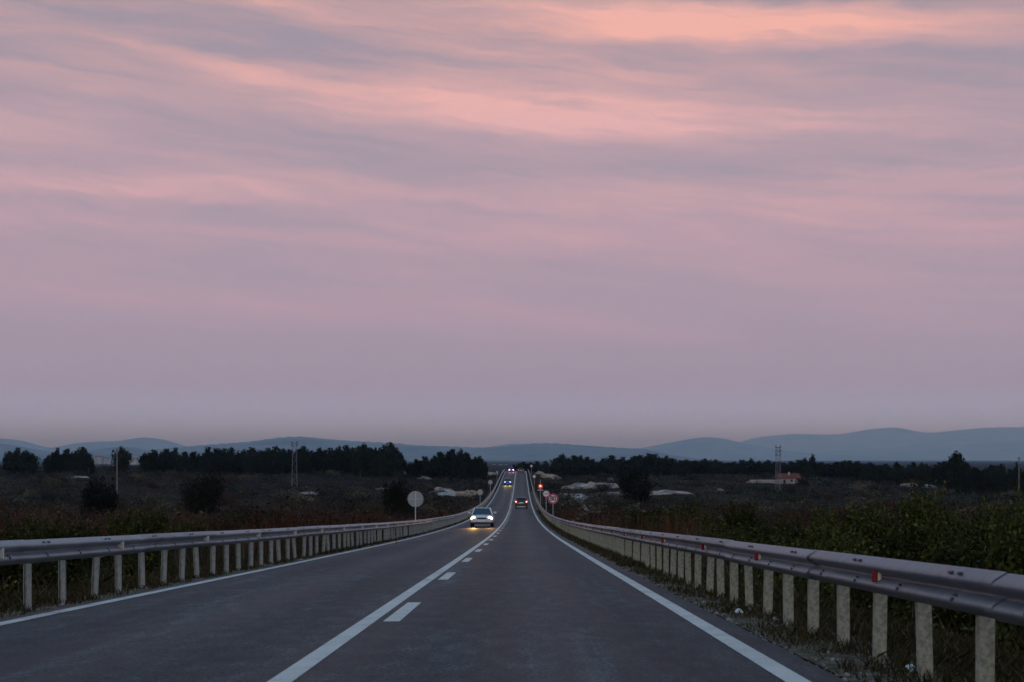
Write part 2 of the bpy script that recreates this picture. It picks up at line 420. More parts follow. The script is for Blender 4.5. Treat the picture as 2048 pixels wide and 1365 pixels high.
XL, XR = -4.935, 1.715            # the two edge lines
EL_, ER = XL - 0.26, XR + 0.34     # edges of the asphalt
def wob(x, y, s, ph=0.0):
    return (np.sin(x * s * 1.0 + ph) * np.cos(y * s * 0.83 + 1.3 * ph) + 0.6 * np.sin(x * s * 2.1 + y * s * 1.7 + 2 * ph) + 0.4 * np.sin(-x * s * 3.9 + y * s * 3.1 + ph)) / 2.0
def zt(x, d):
    x = np.asarray(x, float); d = np.asarray(d, float)
    s = np.maximum(EL_ - x, x - ER)
    left = x < -1.6
    z = zr(d) + 0.0
    z = z - 0.03 - 0.10 * sstep(0.0, 1.4, s) - np.where(left, 0.8, 0.95) * sstep(1.2, 5.5, s)
    far = sstep(900, 1500, d)
    z = z + wob(x, d, 0.045) * 0.9 * sstep(4, 30, s) * (1 - far) + wob(x, d, 0.31, 1.0) * 0.16 * sstep(1.5, 8, s) * (1 - far)
    near = sstep(0.1, 1.2, s)
    z = z + wob(x, d, 2.3, 2.0) * 0.022 * near * (1 - sstep(60, 90, d))
    z = z + np.where(left, 2.4 * sstep(260, 430, d) * sstep(8, 60, s) * (1 - sstep(520, 800, d)), 0.5 * sstep(300, 430, d) * sstep(8, 50, s) * (1 - sstep(520, 800, d)))
    z = z - np.where(left, 0.0, 1.2 * sstep(60, 160, s) * sstep(150, 300, d) * (1 - sstep(600, 800, d)))
    z = np.where(s < 0, zr(d) - 0.12, z)
    return z
def ground_d(px, py, lo=45.0, hi=500.0):
    """distance at which the land appears at photo height py in column px"""
    d = np.linspace(lo, hi, 900); x = (px - HX) / F * d
    yy = HY + (CAMH - zt(x, d)) * F / d
    k = np.nonzero(yy <= py)[0]
    return float(d[k[0]]) if len(k) else hi
def at(px, py, d): return Vector(((px - HX) / F * d, d, CAMH - (py - HY) / F * d))

DS = np.concatenate([np.arange(-40, 80, 1.0), np.arange(80, 300, 2.5), np.arange(300, 640, 5.0), 640 * 1.045 ** np.arange(0, 109)])
def build_land():
    xs = np.concatenate([-np.geomspace(12, 56000, 110)[::-1], np.arange(-11.5, EL_ - 0.05, 0.3), [EL_ - 0.001, EL_ + 0.05, XR - 0.02, ER - 0.05, ER + 0.001], np.arange(ER + 0.15, 9.0, 0.3), np.geomspace(9.3, 56000, 110)])
    X, Y = np.meshgrid(xs, DS)
    Z = zt(X, Y)
    n, m = len(DS), len(xs)
    idx = np.arange(n * m).reshape(n, m)
    fc = np.stack([idx[:-1, :-1], idx[:-1, 1:], idx[1:, 1:], idx[1:, :-1]], -1).reshape(-1, 4)
    me = np_mesh('ground', np.stack([X, Y, Z], -1).reshape(-1, 3), fc, True)
    tag(link('ground', me, M['scrub_ground']), kind='structure')
    # road: asphalt slab with its edges
    xr = np.array([EL_, EL_ + 0.03, -4.0, -3.0, -1.6, -0.6, 0.4, 1.2, ER - 0.03, ER])
    dz = np.array([-0.12, 0, 0, 0, 0, 0, 0, 0, 0, -0.12])
    ds = DS[DS < 1200]
    X, Y = np.meshgrid(xr, ds); Z = zr(Y) + dz[None, :]
    e = 0.03 * wob(Y * 3.1, Y, 1.1) ; X = X + np.where(np.arange(len(xr))[None, :] <= 1, e, np.where(np.arange(len(xr))[None, :] >= len(xr) - 2, -e, 0))
    n, m = len(ds), len(xr); idx = np.arange(n * m).reshape(n, m)
    fc = np.stack([idx[:-1, :-1], idx[:-1, 1:], idx[1:, 1:], idx[1:, :-1]], -1).reshape(-1, 4)
    road = tag(link('road', np_mesh('road', np.stack([X, Y, Z], -1).reshape(-1, 3), fc), M['asphalt']), kind='structure')
    def strip(name, x0, x1, d0, d1, lift=0.004, mat='road_paint'):
        dd = np.unique(np.concatenate([[d0], DS[(DS > d0) & (DS < d1)], [d1]]))
        # points between two rows of the road lie on the chord of that row pair
        zz = np.interp(dd, ds, zr(ds)) + lift
        v = np.empty((len(dd), 2, 3)); v[:, 0, 0] = x0; v[:, 1, 0] = x1; v[:, :, 1] = dd[:, None]; v[:, :, 2] = zz[:, None]
        i = np.arange(len(dd) - 1) * 2
        return link(name, np_mesh(name, v.reshape(-1, 3), np.stack([i, i + 1, i + 3, i + 2], -1)), M[mat], road)
    strip('edge_line', XL - 0.08, XL + 0.08, -30, 1100)
    strip('edge_line', XR - 0.08, XR + 0.08, -30, 1100)
    strip('centre_line', -1.565, -1.41, -30, 1100)
    for k in range(-2, 22):
        d = 13.8 + 9.1 * k
        strip('dash', -1.335, -1.175, d, d + 3.05)
    for k in range(9):
        d = 214 + 9.1 * k
        strip('dash', -1.80, -1.64, d, d + 3.05)
    strip('tar_seam', EL_ + 0.06, ER - 0.06, 204.0, 205.6, 0.003, 'bolt_dark')
build_land()

# ------------------------------------------------------------------ hills on the horizon
def ridge(name, pts, d, depth, seed, amp=0.02):
    rng = np.random.RandomState(seed)
    px = np.linspace(pts[0][0], pts[-1][0], 260)
    py = np.interp(px, [p[0] for p in pts], [p[1] for p in pts])
    ker = np.hanning(13); ker /= ker.sum()
    py = np.convolve(np.pad(py, 6, 'edge'), ker, 'valid')
    top = CAMH + (HY - py) / F * d + 8.0
    xs = (px - HX) / F * d
    rows = 26
    t = np.linspace(-1, 1, rows)
    V = np.empty((rows, len(xs), 3))
    ph = rng.rand(6) * 6
    for r, tt in enumerate(t):
        f = (1 - abs(tt)) ** 1.15
        nse = wob(xs, np.full_like(xs, tt * depth), 9.0 / depth, ph[0]) * 0.16 + wob(xs, np.full_like(xs, tt * depth), 31.0 / depth, ph[1]) * 0.05
        fine = wob(xs, np.full_like(xs, tt * depth), 190.0 / depth, ph[2]) * amp
        V[r, :, 0] = xs; V[r, :, 1] = d + tt * depth
        V[r, :, 2] = -8.0 + top * np.clip(f + nse * (1 - f) * 1.0 * (abs(tt) < 0.98), 0, 1.0) + top * fine * f - 2.0 * (abs(tt) > 0.98)
    idx = np.arange(rows * len(xs)).reshape(rows, -1)
    fc = np.stack([idx[:-1, :-1], idx[:-1, 1:], idx[1:, 1:], idx[1:, :-1]], -1).reshape(-1, 4)
    return tag(link(name, np_mesh(name, V.reshape(-1, 3), fc, True), M['hill_forest']), kind='structure')
ridge('hill', [(260, 920), (330, 897), (420, 889), (500, 883), (560, 874), (600, 871), (650, 877), (700, 881), (800, 886), (830, 890), (900, 892), (960, 895), (1010, 892), (1060, 886), (1110, 886), (1160, 890), (1230, 895), (1290, 898), (1330, 908), (1400, 924)], 15700, 3700, 1, 0.03)
ridge('hill', [(-500, 892), (-200, 886), (-80, 884), (0, 886), (40, 893), (80, 905), (130, 915), (180, 907), (230, 894), (260, 893), (300, 904), (350, 922)], 13000, 2700, 2, 0.03)
ridge('hill', [(-700, 884), (-200, 874), (0, 875), (40, 880), (80, 893), (120, 897), (140, 888), (190, 882), (240, 882), (290, 872), (330, 879), (370, 893), (450, 905), (560, 915)], 24600, 4400, 3, 0.01)
ridge('hill', [(860, 915), (960, 896), (1030, 885), (1080, 895), (1180, 899), (1280, 896), (1340, 884), (1400, 873), (1440, 875), (1490, 887), (1560, 900), (1640, 908), (1800, 915)], 26600, 4400, 4, 0.01)
ridge('hill', [(1340, 915), (1430, 897), (1520, 872), (1580, 866), (1640, 868), (1690, 866), (1740, 856), (1790, 852), (1840, 864), (1880, 863), (1940, 855), (2000, 852), (2048, 853), (2300, 856), (2700, 862)], 36400, 5600, 5, 0.008)
ridge('hill', [(1500, 918), (1620, 905), (1760, 895), (1900, 890), (2048, 880), (2300, 870), (2600, 880)], 30200, 4000, 6, 0.01)
ridge('hill', [(1900, 935), (1960, 931), (2000, 929), (2048, 927), (2200, 915), (2500, 910)], 9100, 1200, 7, 0.03)

def town():
    rng = random.Random(5)
    spots = [(184, 917, 15, 10), (197, 914, 12, 12), (206, 916, 9, 10), (215, 918, 9, 8), (267, 918, 12, 8), (277, 919, 9, 8), (407, 916, 6, 10), (1001, 931, 8, 6), (988, 932, 7, 5), (1012, 933, 5, 5)]
    labs = ['wide pale block of the far town, leftmost in the gap between pines', 'tallest pale block of the far town in the gap between pines', 'narrow pale block of the far town beside the tallest one', 'low pale block of the far town at the right of the gap',
            'low white hall of the far town, just right of the lone round pine', 'small white building of the far town next to the low white hall', 'tiny pale building of the far town glimpsed between two pine stands',
            'pale far building beside the road crest, below the blue hill', 'pale far building left of the road crest, nearest the pine stand', 'tiny pale far building right at the road crest']
    for (px, top, wpx, hpx), lab in zip(spots, labs):
        d = 2600 + rng.random() * 300
        w, h = wpx * d / F, None
        p = at(px, top, d)
        z0 = -8.2; h = p.z - z0
        t = tag(empty('town_building', (p.x, d, z0)), lab, 'building', 'buildings of the far town')
        mb = MB().box((0, 0, h / 2), (w, 12, h)); mb.build('wall', M['town_wall'], t)
        MB().add([(-w/2-.4, -6.4, h+.01), (w/2+.4, -6.4, h+.01), (w/2+.4, 6.4, h+.01), (-w/2-.4, 6.4, h+.01), (-w/2, 0, h + 1.6), (w/2, 0, h + 1.6)], [(0, 1, 5, 4), (2, 3, 4, 5), (0, 4, 3), (1, 2, 5), (0, 3, 2, 1)]).build('roof', M['roof_tile'], t)
        win = MB().box((0, 0, 0), (1.4, .1, 1.6)).mesh('window')
        win.materials.append(M['window_dark'])
        nx = max(2, int(w / 4)); 
        for fl in range(2):
            for i in range(nx):
                link('window', win, None, t, (-w / 2 + (i + .5) * w / nx, -6.04, h - 2.2 - 3.4 * fl))
town()

# ------------------------------------------------------------------ crash barriers
RAIL_H = 0.262
PROF = [(0.082 * (0.5 - 0.5 * math.cos(2 * math.pi * k / 12)) ** 0.62, RAIL_H * k / 24) for k in range(25)]
def beam_mesh(side, length):
    """w-beam along +y, origin at its back bottom edge; side -1: face looks to -x"""
    fr = [(side * u, z) for u, z in PROF]
    bk = [(side * (u - 0.004), z) for u, z in PROF][::-1]
    loop = fr + bk
    n = len(loop)
    ys = [0, length * .25, length * .5, length * .75, length]
    v = [(x, y, z) for y in ys for x, z in loop]
    f = []
    for k in range(len(ys) - 1):
        for i in range(n):
            f.append((k * n + i, k * n + (i + 1) % n, (k + 1) * n + (i + 1) % n, (k + 1) * n + i))
    mb = MB(); mb.add(v, f)
    me = mb.mesh('rail_beam', smooth=True)
    return me

def barrier(side, xback, start, post_x, label, ref_local, post_mat, rail_mat, beams, rail_top):
    rng = random.Random(11 if side < 0 else 23)
    root = tag(empty('crash_barrier', (xback, 0, 0)), label, 'crash barrier', 'steel crash barriers along the road')
    L = 4.8
    bme = beam_mesh(side, L + 0.13); bme.materials.append(M[rail_mat])
    # bolts: slotted pairs on the top wave, single ones on the lower wave
    a_up = math.atan2(.032, .052)
    slot = MB().box((0, 0, 0), (.012, .075, .020), Matrix.Rotation(0.0, 3, 'X')).mesh('bolt', bevel=.003, seg=1); slot.materials.append(M['bolt_dark'])
    if side < 0:   # the red plates with a pale backing
        rme = MB().box((-.072, 0, .131), (.042, .014, .080)).mesh('reflector', bevel=.006, seg=2); rme.materials.append(M['reflector_red'])
        bk = MB().box((-.038, .012, .129), (.026, .03, .068)).mesh('backing_plate', bevel=.004, seg=1); bk.materials.append(M['reflector_white'])
    else:
        rf = MB()
        rf.add([(0.0, 0, .090), (.100, 0, .075), (.100, 0, .187), (0.0, 0, .172), (0.0, .012, .090), (.100, .012, .075), (.100, .012, .187), (0.0, .012, .172)],
               [(0, 1, 2, 3), (7, 6, 5, 4), (0, 4, 5, 1), (1, 5, 6, 2), (2, 6, 7, 3), (3, 7, 4, 0)])
        rme = rf.mesh('reflector', bevel=.004, seg=1); rme.materials.append(M['reflector_white']); bk = None
    for k in range(beams):
        d = start + L * k
        z0, z1 = float(zr(d)), float(zr(d + L))
        o = link('rail_beam', bme, None, root, (side * (0.0045 if k % 2 else 0.0) + rng.uniform(-.008, .008), d, z0 + rail_top - RAIL_H + rng.uniform(-.006, .006)))
        o.rotation_euler = (math.atan2(z1 - z0, L), 0, rng.uniform(-.0018, .0018))
        if d < 48:
            for i in range(4):
                ly = 0.6 + 1.2 * i
                if i % 2 == 0:
                    for q in (0, .16):
                        s = link('bolt', slot, None, o, (side * .066, ly + q + rng.uniform(-.01, .01), .232)); s.rotation_euler = (0, side * -.85, 0)
                s = link('bolt', slot, None, o, (side * .080, ly + .10, .078)); s.rotation_euler = (0, side * -0.15, 0); s.scale = (1, .55, 1.2)
                s = link('bolt', slot, None, o, (side * .062, ly + .10, .105)); s.rotation_euler = (0, side * -.9, 0); s.scale = (1, .5, .8)
        r = link('reflector', rme, None, o, (0, ref_local + rng.uniform(-.35, .35), 0))
        r.rotation_euler = (0, 0, rng.uniform(-.12, .12))
        if bk is not None and d < 60: link('backing_plate', bk, None, o, r.location)
    # posts
    w, t, dp, h = .092, .007, .055, 1.0
    def post_mesh():
        mb = MB()
        if side < 0: prof = [(-w/2, 0), (w/2, 0), (w/2, dp), (w/2 - t, dp), (w/2 - t, t), (-w/2 + t, t), (-w/2 + t, dp), (-w/2, dp)]
        else: prof = [(-w/2, .02), (-w/2 + t, .02), (-w/2 + t, dp - t), (.0, dp - t), (.0, 0), (w/2, 0), (w/2, .03), (w/2 - t, .03), (w/2 - t, t), (t, t), (t, dp), (-w/2, dp)]
        n = len(prof)
        mb.add([(x, y, z) for z in (0, h) for x, y in prof], [(i, (i + 1) % n, n + (i + 1) % n, n + i) for i in range(n)])
        mb.f.append(tuple(range(n, 2 * n)))
        me = mb.mesh('post'); me.materials.append(M[post_mat])
        return me
    pme = post_mesh()
    spm = MB().box((0, 0, 0), (.05, .09, .07)).mesh('spacer_block', bevel=.006, seg=1); spm.materials.append(M['galvanised'])
    far = MB()
    p0 = start + 0.6; n = int((start + L * beams - p0) / 1.2)
    made = 0
    for i in range(n):
        d = p0 + 1.2 * i + rng.uniform(-.06, .06)
        if d < 1.5: continue
        zg = float(zr(d))
        if made < 300:
            o = link('post', pme, None, root, (post_x - xback, d, zg + .645 - h))
            tilt = rng.gauss(0, .018)
            if rng.random() < .07: tilt += rng.choice((-1, 1)) * .05
            o.rotation_euler = (rng.gauss(0, .015), tilt, rng.gauss(0, .10))
            o.scale = (1, 1, 1 + rng.uniform(-.03, 0))
            if d < 30: link('spacer_block', spm, None, o, (-(side) * -.055, .03, .90))
            made += 1
        else:
            far.box((post_x - xback, d, zg + .25), (w, dp, .8))
    if far.v: tag(far.build('post', M[post_mat], root), kind='stuff')
    return root

barrier(-1, 2.565, -2.1, 2.665, 'galvanised steel crash barrier with red reflectors and cream posts beside the near lane', 2.7, 'post_pale', 'rail_weathered', 104, .730)
barrier(1, -5.465, -3.7, -5.575, 'galvanised steel crash barrier with white reflectors and grey posts beside the oncoming lane', 4.0, 'post_grey', 'galvanised', 104, .765)

# ------------------------------------------------------------------ signs
def text_mesh(body, size, extrude=0.003):
    cu = bpy.data.curves.new('text', 'FONT')
    cu.body = body; cu.size = size; cu.align_x = 'CENTER'; cu.align_y = 'CENTER'; cu.extrude = extrude; cu.resolution_u = 3
    cu.offset = size * 0.03
    o = bpy.data.objects.new('text', cu); col.objects.link(o)
    dg = bpy.context.evaluated_depsgraph_get()
    me = bpy.data.meshes.new_from_object(o.evaluated_get(dg))
    bpy.data.objects.remove(o)
    return me

def round_sign(px, py, d, dia, face, label, lx=None):
    """face 'front_80', 'front_overtake', 'front_plain', 'back', 'lit'"""
    p = at(px, py, d)
    zg = float(zt(p.x, d)) - 0.3
    t = tag(empty('road_sign', (p.x, d, zg)), label, 'road sign', 'round road signs along the barriers')
    zc = p.z - zg; r = dia / 2
    front = face != 'back'
    s = -1 if front else 1          # the direction the sign face looks along y
    MB().cyl((0, 0, 0), (0, 0, zc + r * .97), .03, n=10).build('pole', M['sign_pole'], t, smooth=False)
    yp = s * .045
    MB().cyl((0, yp - .006, zc), (0, yp + .006, zc), r, n=40).build('sign_panel', M['sign_white' if face not in ('back', 'lit') else ('sign_back' if face == 'back' else 'sign_black')], t)
    if face == 'back':
        MB().box((0, yp - .018, zc), (dia * .82, .022, .03)).build('brace', M['sign_pole'], t)
        MB().ring((0, yp - .006, zc), r - .012, r + .004, -.014, .006, 40).build('rim', M['sign_back'], t)
        MB().box((0, yp - .036, zc + r * .5), (.11, .02, .04)).build('clamp', M['sign_pole'], t)
        MB().box((0, yp - .036, zc - r * .5), (.11, .02, .04)).build('clamp', M['sign_pole'], t)
    elif face == 'front_80':
        MB().ring((0, yp, zc), r * .70, r * .985, -.010, -.0065, 44).build('red_ring', M['sign_red'], t)
        me = text_mesh('80', dia * .62)
        o = link('numeral', me, M['sign_black'], t, (0, yp - .010, zc)); o.rotation_euler = (math.pi / 2, 0, 0); o.scale = (.92, 1.05, 1)
    elif face == 'front_overtake':
        MB().ring((0, yp, zc), r * .74, r * .985, -.010, -.0065, 44).build('red_ring', M['sign_red_faded'], t)
        for sx, m in ((-1, 'sign_red_faded'), (1, 'sign_black')):
            mb = MB().box((sx * r * .30, yp - .009, zc - r * .03), (r * .46, .004, r * .17))
            mb.box((sx * r * .30, yp - .009, zc + r * .12), (r * .28, .004, r * .13))
            mb.box((sx * r * .30 - r * .15, yp - .009, zc - r * .16), (r * .10, .004, r * .09)); mb.box((sx * r * .30 + r * .15, yp - .009, zc - r * .16), (r * .10, .004, r * .09))
            mb.build('car_symbol', M[m], t)
    elif face == 'front_plain':
        MB().ring((0, yp, zc), r * .78, r * .985, -.010, -.0065, 40).build('red_ring', M['sign_red_faded'], t)
        MB().box((0, yp - .009, zc), (r * .8, .004, r * .22)).build('symbol_bar', M['sign_back'], t)
    elif face == 'lit':
        MB().ring((0, yp, zc), r * .72, r * .98, -.03, -.0065, 40).build('lit_ring', M['led_red'], t)
        mb = MB()
        for a in np.linspace(0, math.pi, 10):
            mb.box((math.cos(a) * r * .26, yp - .02, zc + r * .05 + math.sin(a) * r * .26), (r * .2, .02, r * .2))
        for sx in (-1, 1): mb.box((sx * r * .26, yp - .0205, zc - r * .18), (r * .2, .02, r * .46))
        mb.build('lit_arch', M['led_core'], t)
        MB().box((0, .0, zc + r + .28), (.05, .05, .6)).build('upper_pole', M['sign_pole'], t)
        MB().box((0, yp + .02, zc - r - .20), (dia * 1.15, .03, .20)).build('lower_plate', M['sign_back'], t)
    return t

round_sign(1106, 998, 127, .93, 'front_80', 'round white sign with red ring reading 80 beside the near barrier')
round_sign(1092.2, 988, 161, .80, 'front_overtake', 'round no overtaking sign with two small cars just behind the 80 sign')
round_sign(1080.8, 973, 207, .72, 'lit', 'dark round sign with a glowing red ring and a bright arch on a pole')
round_sign(1068.5, 953.5, 300, .72, 'front_plain', 'small round white sign beyond the glowing red sign')
round_sign(1062.8, 932.5, 410, .75, 'front_plain', 'farthest round white sign, on a tall pole at the road crest')
round_sign(831, 998.5, 80, .89, 'back', 'largest grey back of a round sign, nearest along the oncoming lane barrier')
round_sign(960.2, 985, 208, .86, 'back', 'grey back of a round sign, second along the oncoming lane')
round_sign(980.6, 965.1, 278, .88, 'back', 'grey back of a round sign, third along the oncoming lane')
round_sign(994.3, 944.7, 359, .55, 'back', 'smallest grey sign back, farthest along the oncoming lane')

# ------------------------------------------------------------------ cars
def loft(stations, n=18, ex=4.0):
    """stations (y, half width, z bottom, z top, tumblehome)"""
    mb = MB(); v = []
    for (y, w, z0, z1, th) in stations:
        zc, hz = (z0 + z1) / 2, (z1 - z0) / 2
        for i in range(n):
            a = 2 * math.pi * (i + .5) / n
            c, s = math.cos(a), math.sin(a)
            x = w * math.copysign(abs(c) ** (2 / ex), c); zz = math.copysign(abs(s) ** (2 / ex), s)
            x *= 1 - th * max(0, zz)
            v.append((x, y, zc + hz * zz))
    k = len(stations); f = []
    for j in range(k - 1):
        for i in range(n): f.append((j * n + i, j * n + (i + 1) % n, (j + 1) * n + (i + 1) % n, (j + 1) * n + i))
    f.append(tuple(range(n))); f.append(tuple((k - 1) * n + i for i in range(n - 1, -1, -1)))
    return mb.add(v, f)

def car(x, d, facing, kind, paint, label, lamp, tail='lamp_tail', spots=None, lamp_r=.10, drl=False):
    """facing 1: drives away (+y), -1: comes towards us"""
    slope = (float(zr(d + 2)) - float(zr(d - 2))) / 4
    t = tag(empty('car', (x, d, float(zr(d)))), label, 'car')
    t.rotation_euler = (math.atan(slope) * facing, 0, 0 if facing > 0 else math.pi)
    if kind == 'saloon':
        body = [(-2.22, .70, .34, .86, .04), (-2.16, .80, .28, .93, .05), (-1.6, .845, .25, .96, .06), (-.8, .855, .22, .94, .07), (.4, .855, .22, .93, .07), (1.05, .85, .22, .90, .07), (1.75, .825, .25, .82, .06), (2.08, .78, .30, .74, .05), (2.18, .68, .36, .66, .04)]
        base = (-1.62, 1.02, .80, .90); roof = (-1.02, .22, .60, 1.385); wb = (-1.28, 1.30); wr = .305
        nose, tailz = 2.16, -2.2
    else:
        body = [(-2.02, .74, .36, .92, .04), (-1.97, .84, .28, 1.00, .05), (-1.5, .88, .24, 1.02, .06), (-.6, .89, .22, 1.01, .07), (.5, .885, .22, .99, .07), (1.05, .88, .22, .97, .07), (1.75, .85, .26, .88, .06), (2.02, .79, .32, .78, .05), (2.12, .68, .38, .70, .04)]
        base = (-1.94, 1.12, .83, .96); roof = (-1.55, .22, .62, 1.53); wb = (-1.25, 1.32); wr = .32
        nose, tailz = 2.10, -2.0
    loft(body).build('body', M[paint], t, smooth=True)
    y0, y1, w0, z0 = base; a0, a1, w1, z1 = roof
    z0 -= .06
    cab = MB().add([(-w0, y0, z0), (w0, y0, z0), (w0, y1, z0), (-w0, y1, z0), (-w1, a0, z1), (w1, a0, z1), (w1, a1, z1), (-w1, a1, z1)],
                   [(0, 1, 5, 4), (1, 2, 6, 5), (2, 3, 7, 6), (3, 0, 4, 7), (4, 5, 6, 7), (0, 3, 2, 1)])
    cab.build('cabin', M[paint], t, smooth=False, bevel=.07, seg=3)
    def pane(name, a, b, c, e, inset, push):
        a, b, c, e = map(Vector, (a, b, c, e)); cen = (a + b + c + e) / 4
        nrm = (b - a).cross(e - a).normalized()
        if nrm.dot(cen - Vector((0, (y0 + y1) / 2, z0))) < 0: nrm.negate()
        q = [p + (cen - p).normalized() * inset + nrm * push for p in (a, b, c, e)]
        qi = [p - nrm * .02 for p in q]
        MB().add(q + qi, [(0, 1, 2, 3), (7, 6, 5, 4), (0, 4, 5, 1), (1, 5, 6, 2), (2, 6, 7, 3), (3, 7, 4, 0)]).build(name, M['car_glass'], t)
    B = [(-w0, y0, z0), (w0, y0, z0), (w0, y1, z0), (-w0, y1, z0)]; T_ = [(-w1, a0, z1), (w1, a0, z1), (w1, a1, z1), (-w1, a1, z1)]
    pane('windscreen', B[2], B[3], T_[3], T_[2], .115, .006)
    pane('rear_window', B[0], B[1], T_[1], T_[0], .115, .006)
    pane('side_window', B[1], B[2], T_[2], T_[1], .14, .006)
    pane('side_window', B[3], B[0], T_[0], T_[3], .14, .006)
    for sx in (-1, 1):
        for wy in wb:
            wx = sx * (w0 + .015)
            w_ = MB().cyl((wx - sx * .20, wy, wr), (wx, wy, wr), wr, n=22).build('wheel', M['rubber'], t, bevel=.03, seg=2)
            MB().cyl((wx - sx * .01, wy, wr), (wx + sx * .012, wy, wr), wr * .62, n=18).build('rim', M['rim_metal'], w_)
        mo = MB().box((sx * (w0 + .12), y1 - .42, z0 + .20), (.20, .10, .13)).build('wing_mirror', M[paint], t, bevel=.03)
        MB().box((sx * (w0 + .10), y1 - .475, z0 + .20), (.14, .012, .09)).build('mirror_glass', M['chrome'], mo)
    zf = .62
    if facing < 0:
        for sx in (-1, 1):
            o = MB().cyl((sx * .58, nose - .14, zf + .02), (sx * .58, nose + .005, zf + .02), lamp_r * 1.2, lamp_r, n=18).build('headlight', M[lamp], t)
            MB().box((sx * .74, nose - .10, zf), (.10, .14, .12)).build('indicator', M['lamp_amber' if lamp == 'lamp_warm' else 'trim_black'], t, bevel=.02)
        MB().box((0, nose + .0, zf + .01), (.66, .06, .13)).build('grille', M['trim_black'], t, bevel=.01)
        MB().box((0, nose - .02, .43), (1.50, .16, .15)).build('bumper', M[paint if paint == 'paint_white' else 'trim_black'], t, bevel=.04)
        MB().box((0, nose - .0, .30), (1.10, .12, .09)).build('air_intake', M['trim_black'], t, bevel=.01)
        MB().box((0, nose + .07, .44), (.50, .015, .11)).build('number_plate', M['number_plate'], t)
    else:
        hz = 1.06 if kind != 'saloon' else .84
        for sx in (-1, 1):
            o = MB().box((sx * (w0 - .10), tailz + .02, hz - .12), (.19, .09, .22)).build('tail_light', M[tail], t, bevel=.03)
            if tail == 'lamp_tail': MB().cyl((sx * (w0 - .10), tailz - .028, hz - .10), (sx * (w0 - .10), tailz - .034, hz - .10), .06, n=12).build('bulb', M['lamp_tail_core'], o)
        MB().box((0, tailz - .01, hz - .24), (.54, .03, .12)).build('number_plate', M['number_plate'], t)
        MB().box((0, tailz - .0, .46), (1.58, .14, .24)).build('bumper', M['trim_black'], t, bevel=.05)
        MB().box((0, tailz - .08, .30), (1.25, .02, .05)).build('bumper_strip', M['chrome'], t)
        MB().box((0, tailz + .25, 1.50 if kind != 'saloon' else 1.0), (1.0, .16, .03)).build('spoiler', M[paint], t, bevel=.01)
    if spots:
        for sx, e in zip((-1, 1), spots['energy']):
            ld = bpy.data.lights.new('headlight_beam', 'SPOT'); lo = bpy.data.objects.new('headlight_beam', ld); col.objects.link(lo); lo.parent = t
            lo.location = (sx * .58, nose + .03, zf + .02)
            lo.rotation_euler = (math.radians(90 - spots['down']), 0, 0)
            ld.energy = e; ld.color = spots['color']; ld.spot_size = math.radians(spots['size']); ld.spot_blend = .7; ld.shadow_soft_size = .09
    return t

car(-2.76, 103, -1, 'saloon', 'paint_white', 'white saloon with bright pinkish headlights, nearest oncoming car', 'lamp_warm', spots={'energy': (220, 560), 'down': 4.4, 'size': 22, 'color': (1.0, .52, .14)}, lamp_r=.125)
car(0.10, 200, 1, 'hatch', 'paint_black', 'black hatchback seen from behind with lit tail lights', 'lamp_warm')
car(-3.04, 338, -1, 'hatch', 'paint_navy', 'dark car with blue white headlights in the middle distance', 'lamp_blue', spots={'energy': (420, 420), 'down': 3.2, 'size': 20, 'color': (1.0, .85, .25)}, lamp_r=.17)
car(-3.0, 466, -1, 'hatch', 'paint_plum', 'far car with violet headlights just over the road crest', 'lamp_violet', spots={'energy': (420, 360), 'down': 3.0, 'size': 20, 'color': (1.0, .7, .3)}, lamp_r=.20)
car(0.15, 446, 1, 'hatch', 'paint_maroon', 'far dark car with red tail lights at the road crest', 'lamp_warm', tail='lamp_tail_dim')

# ------------------------------------------------------------------ masts, poles, house
def lattice(px, top, base_px, d, label, w0, w1, style):
    p = at(px, top, d)
    zg = float(zt(p.x, d)) - .2
    h = p.z - zg
    t = tag(empty('lattice_mast', (p.x, d, zg), math.radians(12)), label, 'mast')
    for sx in (-1, 1):
        for sy in (-1, 1):
            MB().cyl((sx * w0 / 2, sy * w0 / 2, 0), (sx * w1 / 2, sy * w1 / 2, h), .050, .04, n=6).build('leg', M['mast_steel'], t)
    br = MB(); n = int(h / .95)
    W = lambda z: (w0 + (w1 - w0) * z / h) / 2
    for i in range(n):
        za, zb = h * i / n, h * (i + 1) / n
        a, b = W(za), W(zb); s = 1 if i % 2 else -1
        for f in (0, 1):
            for g in (-1, 1):
                q0 = (s * a, g * a, za) if f == 0 else (g * a, s * a, za)
                q1 = (-s * b, g * b, zb) if f == 0 else (g * b, -s * b, zb)
                br.cyl(q0, q1, .022, n=5)
    tag(br.build('brace', M['mast_steel'], t), kind='stuff')
    lv = (h * .985, h * .90, h * .81) if style == 'ladder' else (h * .97, h * .91)
    for k, z in enumerate(lv):
        a = MB().box((0, 0, z), (w1 * 1.35 if style == 'ladder' else w1 * 1.7, w1 * 1.1, .16 if style == 'ladder' else .12)).build('crossarm', M['mast_steel'], t)
        for sx in (-1, 1):
            MB().cyl((sx * w1 * .8 if style != 'ladder' else sx * w1 * .66, 0, z), (sx * w1 * .8 if style != 'ladder' else sx * w1 * .66, 0, z + .5), .13, .07, n=8).build('insulator', M['trim_black'], a)
    return t
lattice(589, 884, 589, 325, 'grey steel lattice mast standing in the scrub before the pine stand', 1.25, .75, 'stub')
lattice(1556.5, 894, 1556, 330, 'grey steel lattice mast beside the red roofed house', 1.0, .85, 'ladder')

